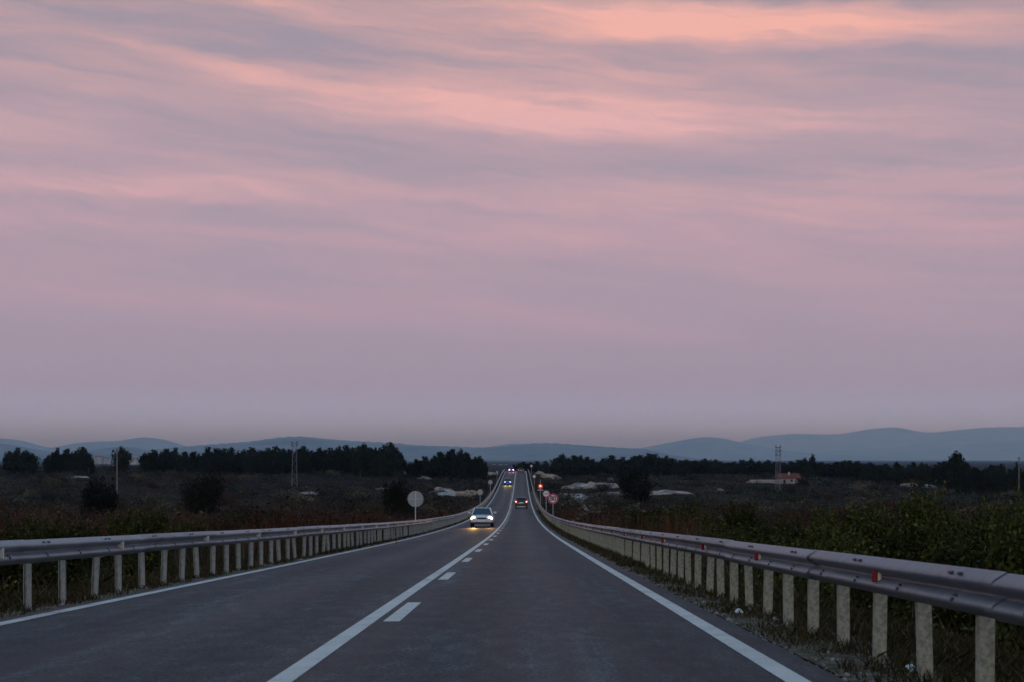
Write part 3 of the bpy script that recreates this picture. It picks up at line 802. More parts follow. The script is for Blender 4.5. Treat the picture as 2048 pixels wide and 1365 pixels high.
def pole(px, top, d, label, r):
    p = at(px, top, d); zg = float(zt(p.x, d)) - .3
    t = tag(empty('utility_pole', (p.x, d, zg)), label, 'pole')
    MB().cyl((0, 0, 0), (0, 0, p.z - zg), r * 1.2, r * .85, n=10).build('shaft', M['wood_pole'], t)
    MB().box((0, -.1, p.z - zg - .35), (.9, .09, .10)).build('crossarm', M['wood_pole'], t)
pole(234, 897, 290, 'thin grey utility pole standing in front of the lone round pine', .14)
pole(2038, 914, 300, 'thin dark utility pole near the right edge of the view', .12)

def house():
    d = ground_d(1575, 968)
    a, b = at(1556, 966, d), at(1594, 966, d)
    w = b.x - a.x; cx = (a.x + b.x) / 2
    zg = at(1575, 968, d).z - .3; eave = at(0, 956.5, d).z - zg; rid = at(0, 948.3, d).z - zg
    t = tag(empty('house', (cx, d, zg)), 'small white house with a red tiled roof behind the lattice mast', 'house')
    D = 5.0
    MB().box((-.3, 0, eave / 2), (w * .80, D, eave)).build('wall', M['plaster'], t)
    rf = MB().add([(-w/2 - .2, -D/2 - .5, eave - .1), (w/2 + .5, -D/2 - .5, eave - .1), (w/2 + .5, D/2 + .5, eave - .1), (-w/2 - .2, D/2 + .5, eave - .1), (-w/2 - .2, 0, rid), (w/2 + .5, 0, rid)],
                  [(0, 1, 5, 4), (2, 3, 4, 5), (0, 4, 3), (1, 2, 5), (0, 3, 2, 1)]).build('roof', M['roof_tile'], t)
    n = 22
    tile = MB().cyl((0, -D/2 - .5, eave - .06), (0, 0, rid + .04), .10, .10, n=6).mesh('roof_rib'); tile.materials.append(M['roof_tile'])
    for i in range(n): link('roof_rib', tile, None, rf, (-w/2 + (i + .5) * (w + .5) / n, 0, 0))
    MB().cyl((-w/2 - .2, 0, rid + .02), (w/2 + .5, 0, rid + .02), .12, n=8).build('ridge_cap', M['roof_tile'], rf)
    MB().box((.2, -.9, rid + .05), (.45, .45, .9)).build('chimney', M['plaster'], rf)
    for x in (-1.25, .6):
        wd = MB().box((x, -D/2 - .02, eave * .52), (.62, .06, .9)).build('window', M['window_dark'], t)
        MB().box((x, -D/2 - .06, eave * .52 - .5), (.8, .14, .08)).build('sill', M['plaster'], wd)
    MB().box((1.7, -D/2 - .02, eave * .38), (.8, .06, eave * .7)).build('door', M['wood_pole'], t)
    MB().box((1.2, -D/2 - .8, eave * .25), (1.9, 1.2, eave * .45)).build('porch', M['plaster'], t)
    # pale field wall running off to the left of it
    p = at(1534, 959, d - 6)
    wl = tag(empty('field_wall', (p.x, d - 6, float(zt(p.x, d - 6)) - .2)), 'pale low wall running left from the red roofed house', 'wall')
    rng = random.Random(3)
    me = MB().box((0, 0, 0), (.55, .4, .36)).mesh('stone', bevel=.06, seg=1); me.materials.append(M['limestone'])
    hh = max(.8, p.z - wl.location.z)
    for r in range(max(2, int(hh / .36))):
        for i in range(14):
            s = link('stone', me, None, wl, (-4 + i * .57 + (r % 2) * .28 + rng.uniform(-.03, .03), rng.uniform(-.03, .03), .18 + r * .37)); s.rotation_euler = (0, 0, rng.uniform(-.1, .1))
house()
p = at(821, 943, 415)
sh = tag(empty('shed', (p.x, 415, float(zt(p.x, 415)) - .3)), 'long low beige shed at the foot of the pine stand', 'shed')
_h = p.z - sh.location.z + .3
MB().box((0, 0, _h / 2), (3.6, 2.4, _h)).build('wall', M['plaster'], sh)
MB().box((0, 0, _h + .06), (3.9, 2.8, .12)).build('roof', M['tan_earth'], sh)
MB().box((-.6, -1.22, _h * .5), (.7, .06, _h * .4)).build('window', M['window_dark'], sh)

# ------------------------------------------------------------------ rocks, banks, tracks
def rock_mesh(seed, flat=1.0, sub=4):
    bm = bmesh.new(); bmesh.ops.create_icosphere(bm, subdivisions=sub, radius=1.0)
    rng = np.random.RandomState(seed); ph = rng.rand(8) * 6
    for v in bm.verts:
        x, y, z = v.co
        k = 1 + .20 * math.sin(2.3 * x + ph[0]) * math.cos(2.1 * y + ph[1]) + .12 * math.sin(4.7 * z + 3.9 * x + ph[2]) + .08 * math.sin(9 * y + 7 * x + ph[3]) + .05 * math.sin(15 * x - 11 * z + ph[4]) + .04 * math.sin(23 * y + 19 * z + ph[5])
        v.co = v.co * k
        v.co.z = max(v.co.z, -.5)
    me = bpy.data.meshes.new('rock'); bm.to_mesh(me); bm.free()
    return me
ROCKS = [rock_mesh(i) for i in range(5)]
def rock(px, top, wpx, base, label, k, mat='limestone', dep=.6, group=None, name='limestone_outcrop'):
    d = ground_d(px, base)
    p = at(px, top, d); zg = float(zt(p.x, d)); w = wpx / F * d / 2
    h = max(.25, p.z - zg)
    me = ROCKS[k % 5].copy(); me.materials.append(M[mat])
    o = link(name, me, None, None, (p.x, d, zg - h * .05)); o.scale = (w * .95, max(w * dep, .5), h * .95); o.rotation_euler = (0, 0, k * .05)
    return tag(o, label, 'rock', group or 'pale rocks in the scrub')
rock(1158, 967, 66, 978, 'grey limestone mound beyond the glowing sign, left of the tan bank', 0)
rock(1212, 964, 56, 977, 'rounded grey limestone mound right of the tan bank', 1)
rock(1185, 966, 40, 976, 'tan earth bank between two grey limestone mounds', 2, 'tan_earth')
rock(1275, 982, 130, 991, 'long pale stony ridge in front of the dark round tree', 3, dep=.15)
rock(1350, 981, 90, 988, 'low pale stony ridge, right end behind the green shrubs', 4, dep=.2)
rock(1588, 996, 30, 1006, 'pale boulder among shrubs below the red roofed house', 1)
rock(1742, 1006, 28, 1020, 'pale boulder peeking over the green shrubs on the near right', 2)
rock(1818, 966, 34, 974, 'pale flat boulder under the tall right skyline pine', 3)
rock(1862, 970, 40, 976, 'low pale stones right of the flat boulder', 4, dep=.3)
rock(1500, 961, 14, 966, 'small white stone left of the right lattice mast', 0)
rock(1440, 977, 14, 982, 'small white stone in the scrub below the right skyline pines', 1)
rock(1735, 967, 20, 972, 'small pale stone heap below the right pine row', 2, dep=.4)
rock(1222, 957, 12, 961, 'small white stone at the foot of the right pine row', 2)
rock(978, 945, 46, 953, 'pale tan road cutting bank beneath the left crest', 0, 'tan_earth', .5)
rock(940, 949, 40, 955, 'long tan earth bank below the left pine stand', 3, 'tan_earth', .4)
rock(880, 949, 20, 957, 'pale broken rock in the scrub left of the road', 1)
rock(850, 954, 30, 959, 'flat pale rock slab left of the road', 2, dep=.4)
rock(933, 981, 46, 993, 'tan earth bank beside the second sign back', 3, 'tan_earth', .5)
rock(890, 976, 56, 985, 'broken pale stone bank behind the white track', 4, dep=.3)
rock(766, 974, 30, 980, 'low pale stones beside the dark tree near the large sign back', 0, dep=.3)
rock(610, 984, 46, 989, 'low pale stone ledge below the left lattice mast', 3, dep=.3)
rock(160, 952, 36, 956, 'pale stone ledge left of the utility pole', 1, dep=.3)
rock(350, 936, 60, 940, 'long pale stone ledge right of the utility pole', 4, dep=.2)
rock(1078, 943, 20, 950, 'tan roadside bank right of the crest', 0, 'tan_earth')
rock(1096, 947, 34, 956, 'pale tan cutting bank right of the road below the crest', 1, 'tan_earth', .5)
rock(1112, 952, 26, 960, 'pale rock face at the right road cutting', 2, 'limestone', .5)

def patch(name, pts, mat, lift=.05):
    """sheet of bare ground, pts = (px, d, width m) along its run"""
    v = []; f = []
    rows = []
    for (x, d, w) in pts:
        rows.append((x, d, w))
    res = []
    for i in range(len(rows) - 1):
        for t in np.linspace(0, 1, 10, endpoint=(i == len(rows) - 2)):
            res.append(tuple(rows[i][k] * (1 - t) + rows[i + 1][k] * t for k in range(3)))
    for i, (x, d, w) in enumerate(res):
        w = w * (1 + .25 * math.sin(i * 1.7) + .15 * math.sin(i * 4.1))
        for t in np.linspace(-.5, .5, 7):
            xx = x + w * t; v.append((xx, d, float(zt(xx, d)) + lift - .1 * abs(t * 2) ** 6))
    n = 7
    for i in range(len(res) - 1):
        for j in range(n - 1): f.append((i * n + j, i * n + j + 1, (i + 1) * n + j + 1, (i + 1) * n + j))
    me = bpy.data.meshes.new(name); me.from_pydata(v, [], f)
    for p_ in me.polygons: p_.use_smooth = True
    return tag(link(name, me, M[mat]), kind='structure')
BARE = []
def track(pts, lift):
    rows = []
    for (px, py, wpx) in pts:
        d = ground_d(px, py); rows.append(((px - HX) / F * d, d, wpx / F * d))
    BARE.extend(rows)
    patch('dirt_track', rows, 'pale_track', lift)
track([(1170, 1044, 34), (1170, 1032, 26), (1176, 1025, 9), (1167, 1015, 9), (1160, 1006, 12), (1152, 1000, 30), (1148, 994, 46), (1142, 989, 40)], .14)
track([(898, 993, 22), (898, 989, 46), (902, 985, 34)], .16)

# ------------------------------------------------------------------ plants
def leaves(rng, P, N, size, aspect=0.55, jitter=0.8):
    """one quad per point, loosely facing along N"""
    n = len(P)
    nn = N + rng.normal(0, jitter, (n, 3)); nn /= np.linalg.norm(nn, axis=1)[:, None] + 1e-9
    r = rng.normal(0, 1, (n, 3)); u = np.cross(nn, r); u /= np.linalg.norm(u, axis=1)[:, None] + 1e-9
    w = np.cross(nn, u)
    s = (size * rng.uniform(.6, 1.35, n))[:, None]
    V = np.stack([P - u * s, P + w * s * aspect, P + u * s, P - w * s * aspect], 1).reshape(-1, 3)
    return V, np.arange(n * 4).reshape(n, 4)

def lobed(rng, lobes, n, shell=2.6):
    L = np.array(lobes, float)
    wgt = L[:, 3] * L[:, 4] + L[:, 3] * L[:, 5]; wgt /= wgt.sum()
    k = rng.choice(len(L), n, p=wgt)
    dv = rng.normal(0, 1, (n, 3)); dv /= np.linalg.norm(dv, axis=1)[:, None]
    r = rng.rand(n) ** (1 / shell) * (1 + rng.normal(0, .07, n))
    return L[k, :3] + dv * r[:, None] * L[k, 3:], dv

def shrub_mesh(name, seed, n, size, mat, nl=9, twig=0, tall=1.0, rag=.2):
    """unit shrub: about 1 m across and 1 m high, standing on z = 0"""
    rng = np.random.RandomState(seed)
    lobes = []
    for i in range(nl):
        a = rng.rand() * 6.283; q = rng.rand() ** .6 * .36
        r = rng.uniform(.16, .27)
        zc = rng.uniform(.22, .80 - q * .7)
        lobes.append((math.cos(a) * q, math.sin(a) * q, zc, r, r, r * rng.uniform(.7, 1.0)))
    P, N = lobed(rng, lobes, n)
    m = P[:, 2] > .0
    P, N = P[m], N[m]
    N[:, 2] += .35
    # ragged shoots on top
    V, Fc = leaves(rng, P, N, size)
    parts_v, parts_f = [V], [Fc]
    if rag > 0:
        ns = int(n * rag / 8)
        for _ in range(ns):
            l = lobes[rng.randint(nl)]
            a = rng.rand() * 6.283
            b0 = np.array([l[0] + math.cos(a) * l[3] * .6, l[1] + math.sin(a) * l[3] * .6, l[2] + l[5] * .7])
            dr = np.array([math.cos(a) * .35, math.sin(a) * .35, 1.0]); dr /= np.linalg.norm(dr)
            ln = rng.uniform(.08, .2)
            PP = b0 + dr * (np.linspace(0, 1, 8)[:, None] * ln) + rng.normal(0, .012, (8, 3))
            v, f = leaves(rng, PP, np.tile([0, 0, .3], (8, 1)), size * .85)
            parts_v.append(v); parts_f.append(f)
    off = 0; FF = []
    for v, f in zip(parts_v, parts_f):
        FF.append(f + off); off += len(v)
    me = np_mesh(name, np.concatenate(parts_v), np.concatenate(FF))
    me.materials.append(M[mat])
    return me

def twig_mesh(name, seed, n, mat, thick=.006, leaf=0):
    """unit shrub of bare upright twigs"""
    rng = np.random.RandomState(seed)
    V = []
    for i in range(n):
        a = rng.rand() * 6.283; q = rng.rand() ** .5 * .22
        b = np.array([math.cos(a) * q, math.sin(a) * q, 0])
        lean = rng.normal(0, .24, 2) + np.array([math.cos(a), math.sin(a)]) * q * 1.1
        h = rng.uniform(.55, 1.0) * (1 - q)
        tip = b + np.array([lean[0], lean[1], h])
        mid = (b + tip) / 2 + rng.normal(0, .03, 3)
        s = np.array([math.cos(a + 1.57), math.sin(a + 1.57), 0]) * thick
        s2 = rng.normal(0, 1, 3); s2[2] = 0; s2 = s2 / (np.linalg.norm(s2) + 1e-6) * thick * .8
        V += [b - s, b + s, mid + s2, mid - s2, mid - s2, mid + s2, tip + s2 * .3, tip - s2 * .3]
        for _ in range(3):
            t0 = mid + (tip - mid) * rng.rand()
            e = t0 + np.array([rng.normal(0, .10), rng.normal(0, .10), rng.uniform(.05, .18)])
            V += [t0 - s2 * .6, t0 + s2 * .6, e + s2 * .3, e - s2 * .3]
    V = np.array(V); FF = np.arange(len(V)).reshape(-1, 4)
    if leaf:
        P = V[rng.randint(0, len(V), leaf)] + rng.normal(0, .03, (leaf, 3))
        P = P[P[:, 2] > .2]
        v, f = leaves(rng, P, rng.normal(0, 1, P.shape), .022)
        FF = np.concatenate([FF, f + len(V)]); V = np.concatenate([V, v])
    me = np_mesh(name, V, FF); me.materials.append(M[mat])
    return me

def stem_mesh():
    rng = random.Random(4); mb = MB()
    for i in range(7):
        a = rng.random() * 6.28; mb.cyl((0, 0, 0), (math.cos(a) * .24, math.sin(a) * .24, .55), .022, .008, n=5, caps=False)
    me = mb.mesh('stem'); me.materials.append(M['bark']); return me
STEM = stem_mesh()

NEAR_G = [shrub_mesh('foliage', 10 + i, 4600, .026, 'green_leaves', 11, rag=.35) for i in range(5)]
FAR_G = [shrub_mesh('foliage', 30 + i, 700, .045, 'green_leaves', 8) for i in range(3)]
FAR_GREY = [shrub_mesh('foliage', 40 + i, 650, .045, 'grey_leaves', 8) for i in range(4)]
RUSSET = [twig_mesh('foliage', 50 + i, 230, 'russet_leaves', .006, 900) for i in range(4)]
BROWN = [twig_mesh('foliage', 60 + i, 260, 'brown_twigs', .006, 350) for i in range(4)]
EVERG = [shrub_mesh('crown', 70 + i, 5200, .030, 'evergreen_leaves', 16, rag=.1) for i in range(3)]

def shrub(px, top, wpx, d, me, label, cat='shrub', group=None, name='shrub', stem=True, hmin=.5, rng=random):
    x = (px - HX) / F * d
    zg = float(zt(x, d)) - .05
    h = max(hmin, CAMH - (top - HY) / F * d - zg)
    w = wpx / F * d
    t = tag(empty(name, (x, d, zg), rng.random() * 6.28), label, cat, group)
    t.scale = (w, w, h)
    o = link('crown' if name.endswith('tree') else 'foliage', me, None, t)
    if stem: link('trunk' if name.endswith('tree') else 'stem', STEM, None, t)
    return t

def near_shrubs():
    rng = random.Random(8)
    R = [(1290, 1014, 120, 62, 'green shrub at the road end of the near right thicket'),
         (1355, 1005, 120, 58, 'green shrub second from the road in the near right thicket'),
         (1425, 1003, 125, 54, 'bright tipped green shrub in the middle of the near right thicket'),
         (1490, 1006, 120, 50, 'green shrub below the lattice mast on the near right'),
         (1560, 1012, 130, 44, 'green shrub below the red roofed house on the near right'),
         (1640, 1012, 140, 40, 'green shrub left of the pale boulder in the near right thicket'),
         (1715, 1012, 140, 36, 'green shrub directly in front of the pale boulder on the near right'),
         (1785, 998, 140, 36, 'green shrub right of the pale boulder on the near right'),
         (1850, 980, 150, 36, 'tallest green shrub of the near right thicket'),
         (1920, 990, 150, 31, 'dark green shrub under the tall right skyline pine'),
         (1990, 984, 160, 29, 'dark green shrub second from the right edge'),
         (2062, 985, 170, 27, 'dark green shrub cut off by the right edge'),
         (1395, 1040, 110, 38, 'low green shrub behind the barrier, nearest the road on the right'),
         (1480, 1046, 125, 33, 'low green shrub behind the barrier, second low one from the road on the right'),
         (1590, 1050, 140, 27, 'low twiggy green shrub behind the barrier in the right foreground'),
         (1700, 1044, 165, 24, 'low green shrub behind the nearest red reflectors'),
         (1810, 1046, 180, 20, 'low dark shrub close behind the near barrier on the right'),
         (1930, 1040, 210, 17, 'large dark shrub close behind the near barrier on the right'),
         (2050, 1036, 220, 15, 'nearest dark shrub behind the barrier at the right edge')]
    for i, (px, top, w, d, lab) in enumerate(R):
        shrub(px, top + rng.uniform(-10, 8), w * rng.uniform(.95, 1.25), d, NEAR_G[i % 5], lab, group='green shrubs behind the near barrier', rng=rng)
    Lf = [(15, 1024, 150, 31, 'dark shrub at the left edge behind the oncoming barrier'),
          (85, 1032, 150, 33, 'low dark green shrub second from the left edge'),
          (165, 1020, 140, 37, 'green shrub below the dark tree by the utility pole'),
          (240, 1010, 135, 41, 'tallest green shrub of the left roadside thicket'),
          (312, 1014, 120, 41, 'green shrub with yellowish tips on the left roadside'),
          (378, 1024, 100, 39, 'green shrub at the road end of the left roadside thicket'),
          (120, 1046, 150, 27, 'low dark shrub just behind the left foreground barrier'),
          (290, 1044, 130, 30, 'low dark shrub behind the barrier, under the tallest left shrub'),
          (455, 1020, 90, 62, 'dark green shrub left of the russet thicket'),
          (520, 1030, 80, 56, 'low dark green shrub in front of the russet thicket')]
    for i, (px, top, w, d, lab) in enumerate(Lf):
        shrub(px, top, w, d, NEAR_G[(i + 2) % 5], lab, group='green shrubs behind the oncoming barrier', rng=rng)
near_shrubs()

def trees():
    rng = random.Random(21)
    for (px, top, w, d, lab) in [(411, 928, 78, 150, 'dark dense evergreen tree left of the lattice mast, standing in scrub'),
                                 (203, 934, 74, 140, 'dark dense evergreen tree by the thin utility pole'),
                                 (800, 936, 66, 150, 'dark dense evergreen tree behind the large sign back'),
                                 (1272, 914, 66, 250, 'dark dense rounded evergreen tree in front of the right pine row'),
                                 (1602, 956, 34, 330, 'dark small evergreen tree hiding the right end of the red roofed house')]:
        i = rng.randrange(3)
        t = shrub(px, top, w * 1.12, d, EVERG[i], lab, 'tree', 'dark evergreen trees standing in the scrub', 'evergreen_tree', rng=rng)
trees()

def pine_meshes():
    out = []
    for s in range(7):
        rng = np.random.RandomState(100 + s)
        lobes = []
        tiers = rng.randint(8, 11)
        cone = rng.uniform(.55, 1.0); sway = rng.normal(0, .06)
        for k in range(tiers):
            f = k / (tiers - 1)
            zc = .22 + f * .68
            R = (.36 * (1 - f) ** .8 + .12) if cone > .93 else (.36 * math.sqrt(max(0.0, 1 - (f * 1.25 - .35) ** 2)) + .10) * rng.uniform(.75, 1.1)
            for _ in range(5 if f < .8 else 2):
                a = rng.rand() * 6.283; q = R * rng.uniform(.3, .85) * (1 if f < .75 else .6); r = R * rng.uniform(.35, .6) + .035
                lobes.append((math.cos(a) * q + sway * f, math.sin(a) * q, zc + rng.normal(0, .03), r, r, r * .85))
        P, N = lobed(rng, lobes, 2600, 1.9)
        N[:, 2] += .5
        V, Fc = leaves(rng, P, N, .050, .6)
        me = np_mesh('crown', V, Fc); me.materials.append(M['pine_needles'])
        mb = MB(); mb.cyl((0, 0, 0), (.01, 0, .5), .035, .022, n=7); mb.cyl((.01, 0, .5), (0, 0, .9), .022, .006, n=6)
        for _ in range(8):
            a = rng.rand() * 6.283; z = rng.uniform(.25, .75)
            mb.cyl((0, 0, z), (math.cos(a) * .25, math.sin(a) * .25, z + .08), .012, .004, n=4, caps=False)
        tm = mb.mesh('trunk'); tm.materials.append(M['bark'])
        out.append((me, tm))
    return out
PINES = pine_meshes()

def pine(px, top, wpx, d, label, group, rng):
    x = (px - HX) / F * d; zg = float(zt(x, d)) - .1
    h = max(1.5, (CAMH - (top - HY) / F * d - zg) * rng.uniform(.93, 1.06)); w = wpx / F * d * rng.uniform(.95, 1.5)
    t = tag(empty('pine_tree', (x, d, zg), rng.random() * 6.28), label, 'pine', group)
    t.scale = (w, w, h)
    c, k = PINES[rng.randrange(7)]
    link('crown', c, None, t); link('trunk', k, None, t)

def skyline():
    rng = random.Random(77)
    g1 = 'pines of the left skyline clumps'
    for (px, top, w) in [(18, 903, 26), (34, 900, 28), (52, 901, 30), (66, 906, 20)]:
        pine(px, top, w, 400 + rng.uniform(-15, 15), 'dark pine in the leftmost clump on the skyline', g1, rng)
    for (px, top, w) in [(98, 908, 18), (114, 895, 30), (132, 899, 30), (150, 905, 24), (166, 898, 26), (177, 907, 18)]:
        pine(px, top, w, 400 + rng.uniform(-15, 15), 'dark pine in the second clump on the left skyline', g1, rng)
    pine(242, 897, 38, 390, 'lone round dark pine behind the thin utility pole', g1, rng)
    for (px, top, w) in [(290, 908, 20), (304, 899, 32), (322, 905, 26), (336, 902, 24), (350, 899, 26), (368, 906, 24), (386, 901, 26), (398, 904, 20)]:
        pine(px, top, w, 405 + rng.uniform(-15, 15), 'dark pine in the third skyline clump, left of the long stand', g1, rng)
    g2 = 'pines of the long dense stand behind the lattice mast'
    tops = [(418, 897), (432, 894), (447, 898), (460, 897), (476, 900), (490, 897), (504, 895), (520, 898), (536, 899), (552, 896), (568, 897), (584, 900), (598, 898), (611, 896), (624, 899), (637, 894), (650, 899), (664, 894), (678, 893), (692, 892), (706, 896), (718, 890), (728, 888), (741, 890), (754, 894), (768, 891), (780, 890), (792, 897), (801, 905)]
    for px, top in tops:
        pine(px + rng.uniform(-2, 2), top, rng.uniform(24, 34), 410 + rng.uniform(-20, 20), 'dark pine in the long dense stand behind the left lattice mast', g2, rng)
    for k in range(16):
        pine(415 + k * 25 + rng.uniform(-6, 6), rng.uniform(906, 914), rng.uniform(24, 32), 392 + rng.uniform(-8, 8), 'dark lower pine at the front of the long dense stand', g2, rng)
    g3 = 'pines of the stand left of the road crest'
    for (px, top, w) in [(820, 924, 18), (834, 918, 22), (850, 914, 24), (866, 910, 26), (880, 902, 28), (893, 897, 30), (908, 901, 28), (922, 899, 28), (936, 903, 28), (950, 908, 26), (961, 913, 20), (970, 922, 14), (870, 922, 26), (900, 916, 30), (930, 916, 30), (952, 924, 20)]:
        pine(px, top, w, 405 + rng.uniform(-15, 15), 'dark pine in the stand just left of the road crest', g3, rng)
    g4 = 'pines of the long row right of the road'
    pine(1126, 907, 28, 455, 'tall round topped dark pine, first high one right of the road', g4, rng)
    pine(1912, 907, 54, 330, 'tallest dark conifer on the right skyline, with a pointed top', g4, rng)
    pine(1295, 907, 22, 440, 'pointed dark pine rising behind the round evergreen on the right', g4, rng)
    pine(1625, 912, 26, 430, 'tall dark pine on the skyline above the red roofed house', g4, rng)
    R = [(1028, 929), (1038, 927), (1050, 926), (1062, 924), (1076, 922), (1090, 921), (1104, 925), (1116, 917), (1138, 918), (1150, 911), (1164, 910), (1177, 916), (1190, 919), (1205, 916), (1220, 914), (1232, 919), (1244, 915), (1258, 919), (1270, 915), (1282, 909), (1308, 911), (1320, 914), (1330, 911), (1344, 918), (1356, 921), (1368, 918), (1382, 920), (1398, 917), (1412, 917), (1428, 920), (1442, 924), (1456, 926), (1470, 924), (1486, 921), (1502, 916), (1518, 922), (1534, 920), (1550, 924), (1566, 926), (1582, 924), (1598, 920), (1612, 918), (1640, 923), (1656, 926), (1672, 922), (1688, 921), (1704, 924), (1720, 927), (1738, 925), (1756, 929), (1774, 927), (1792, 925), (1808, 928), (1824, 923), (1840, 922), (1856, 926), (1874, 930), (1890, 925), (1936, 924), (1952, 931), (1970, 935), (1988, 934), (2004, 932), (2022, 938), (2038, 934), (2054, 936)]
    for px, top in R:
        d = 470 if px < 1600 else 440 - (px - 1600) * .2
        if px < 1110: d = 620
        seg = 'between road crest and round evergreen' if px < 1250 else ('between round evergreen and right mast' if px < 1556 else 'beyond the red roofed house')
        pine(px + rng.uniform(-2, 2), top, rng.uniform(22, 36) * (.6 if px < 1110 else 1), d + rng.uniform(-15, 15), 'dark pine of the right row ' + seg, g4 + ' ' + seg.split(' and')[0], rng)
    for k in range(36):
        px = 1120 + k * 26 + rng.uniform(-6, 6)
        seg = 'between road crest and round evergreen' if px < 1250 else ('between round evergreen and right mast' if px < 1556 else 'beyond the red roofed house')
        if 1550 < px < 1600: continue
        pine(px, rng.uniform(924, 932) + max(0, (px - 1600) * .012), rng.uniform(26, 36), (450 if px < 1600 else 415 - (px - 1600) * .2), 'lower front pine ' + seg, 'front pines ' + seg, rng)
skyline()

ZONES = [(150, 'by the left edge'), (300, 'around the thin utility pole'), (500, 'around the left dark evergreen'), (700, 'below the left lattice mast'), (870, 'beside the large sign back'),
         (1041, 'just left of the road'), (1180, 'beyond the 80 sign'), (1340, 'below the round evergreen'), (1500, 'left of the right lattice mast'), (1650, 'below the red roofed house'), (1850, 'below the right pine row'), (9999, 'by the right edge')]
def scrub_things():
    rng = random.Random(99)
    n = 0
    while n < 262:
        px = rng.uniform(-40, 2090)
        d = math.exp(rng.uniform(math.log(48), math.log(400)))
        x = (px - HX) / F * d
        if -8.2 < x < 4.6: continue
        if x > 0 and d < 66 and rng.random() < .8: continue
        if any(((x - tx) / (tw * .5 + 1.6)) ** 2 + ((d - td) / 14.0) ** 2 < 1 for tx, td, tw in BARE): continue
        left = x < 0
        side = 'left of the road' if left else 'right of the road'
        u = rng.random()
        if d < 150:
            k, nm = ((RUSSET, 'russet') if u < .50 else (BROWN, 'brown') if u < .75 else (FAR_GREY, 'grey green') if u < .9 else (FAR_G, 'green'))
        else:
            k, nm = ((FAR_GREY, 'grey green') if u < .55 else (BROWN, 'brown') if u < .75 else (RUSSET, 'russet') if u < .85 else (FAR_G, 'green'))
        w = rng.uniform(1.8, 4.2) * (1 + d / 450); h = w * rng.uniform(.42, .62)
        if k in (RUSSET, BROWN): w *= .75; h = w * rng.uniform(.6, .95)
        h = min(h, 2.4)
        zone = next(z for lim, z in ZONES if px < lim)
        dist = 'near' if d < 120 else ('middle' if d < 230 else 'far')
        texture = 'bare twiggy' if k in (RUSSET, BROWN) else 'rounded leafy'
        t = tag(empty('shrub', (x, d, float(zt(x, d)) - .05), rng.random() * 6.28), f'{dist} {texture} {nm} shrub {zone}', 'shrub', f'{nm} shrubs {side}')
        t.scale = (w, w, h)
        link('foliage', rng.choice(k), None, t)
        if k not in (RUSSET, BROWN): link('stem', STEM, None, t)
        n += 1
scrub_things()

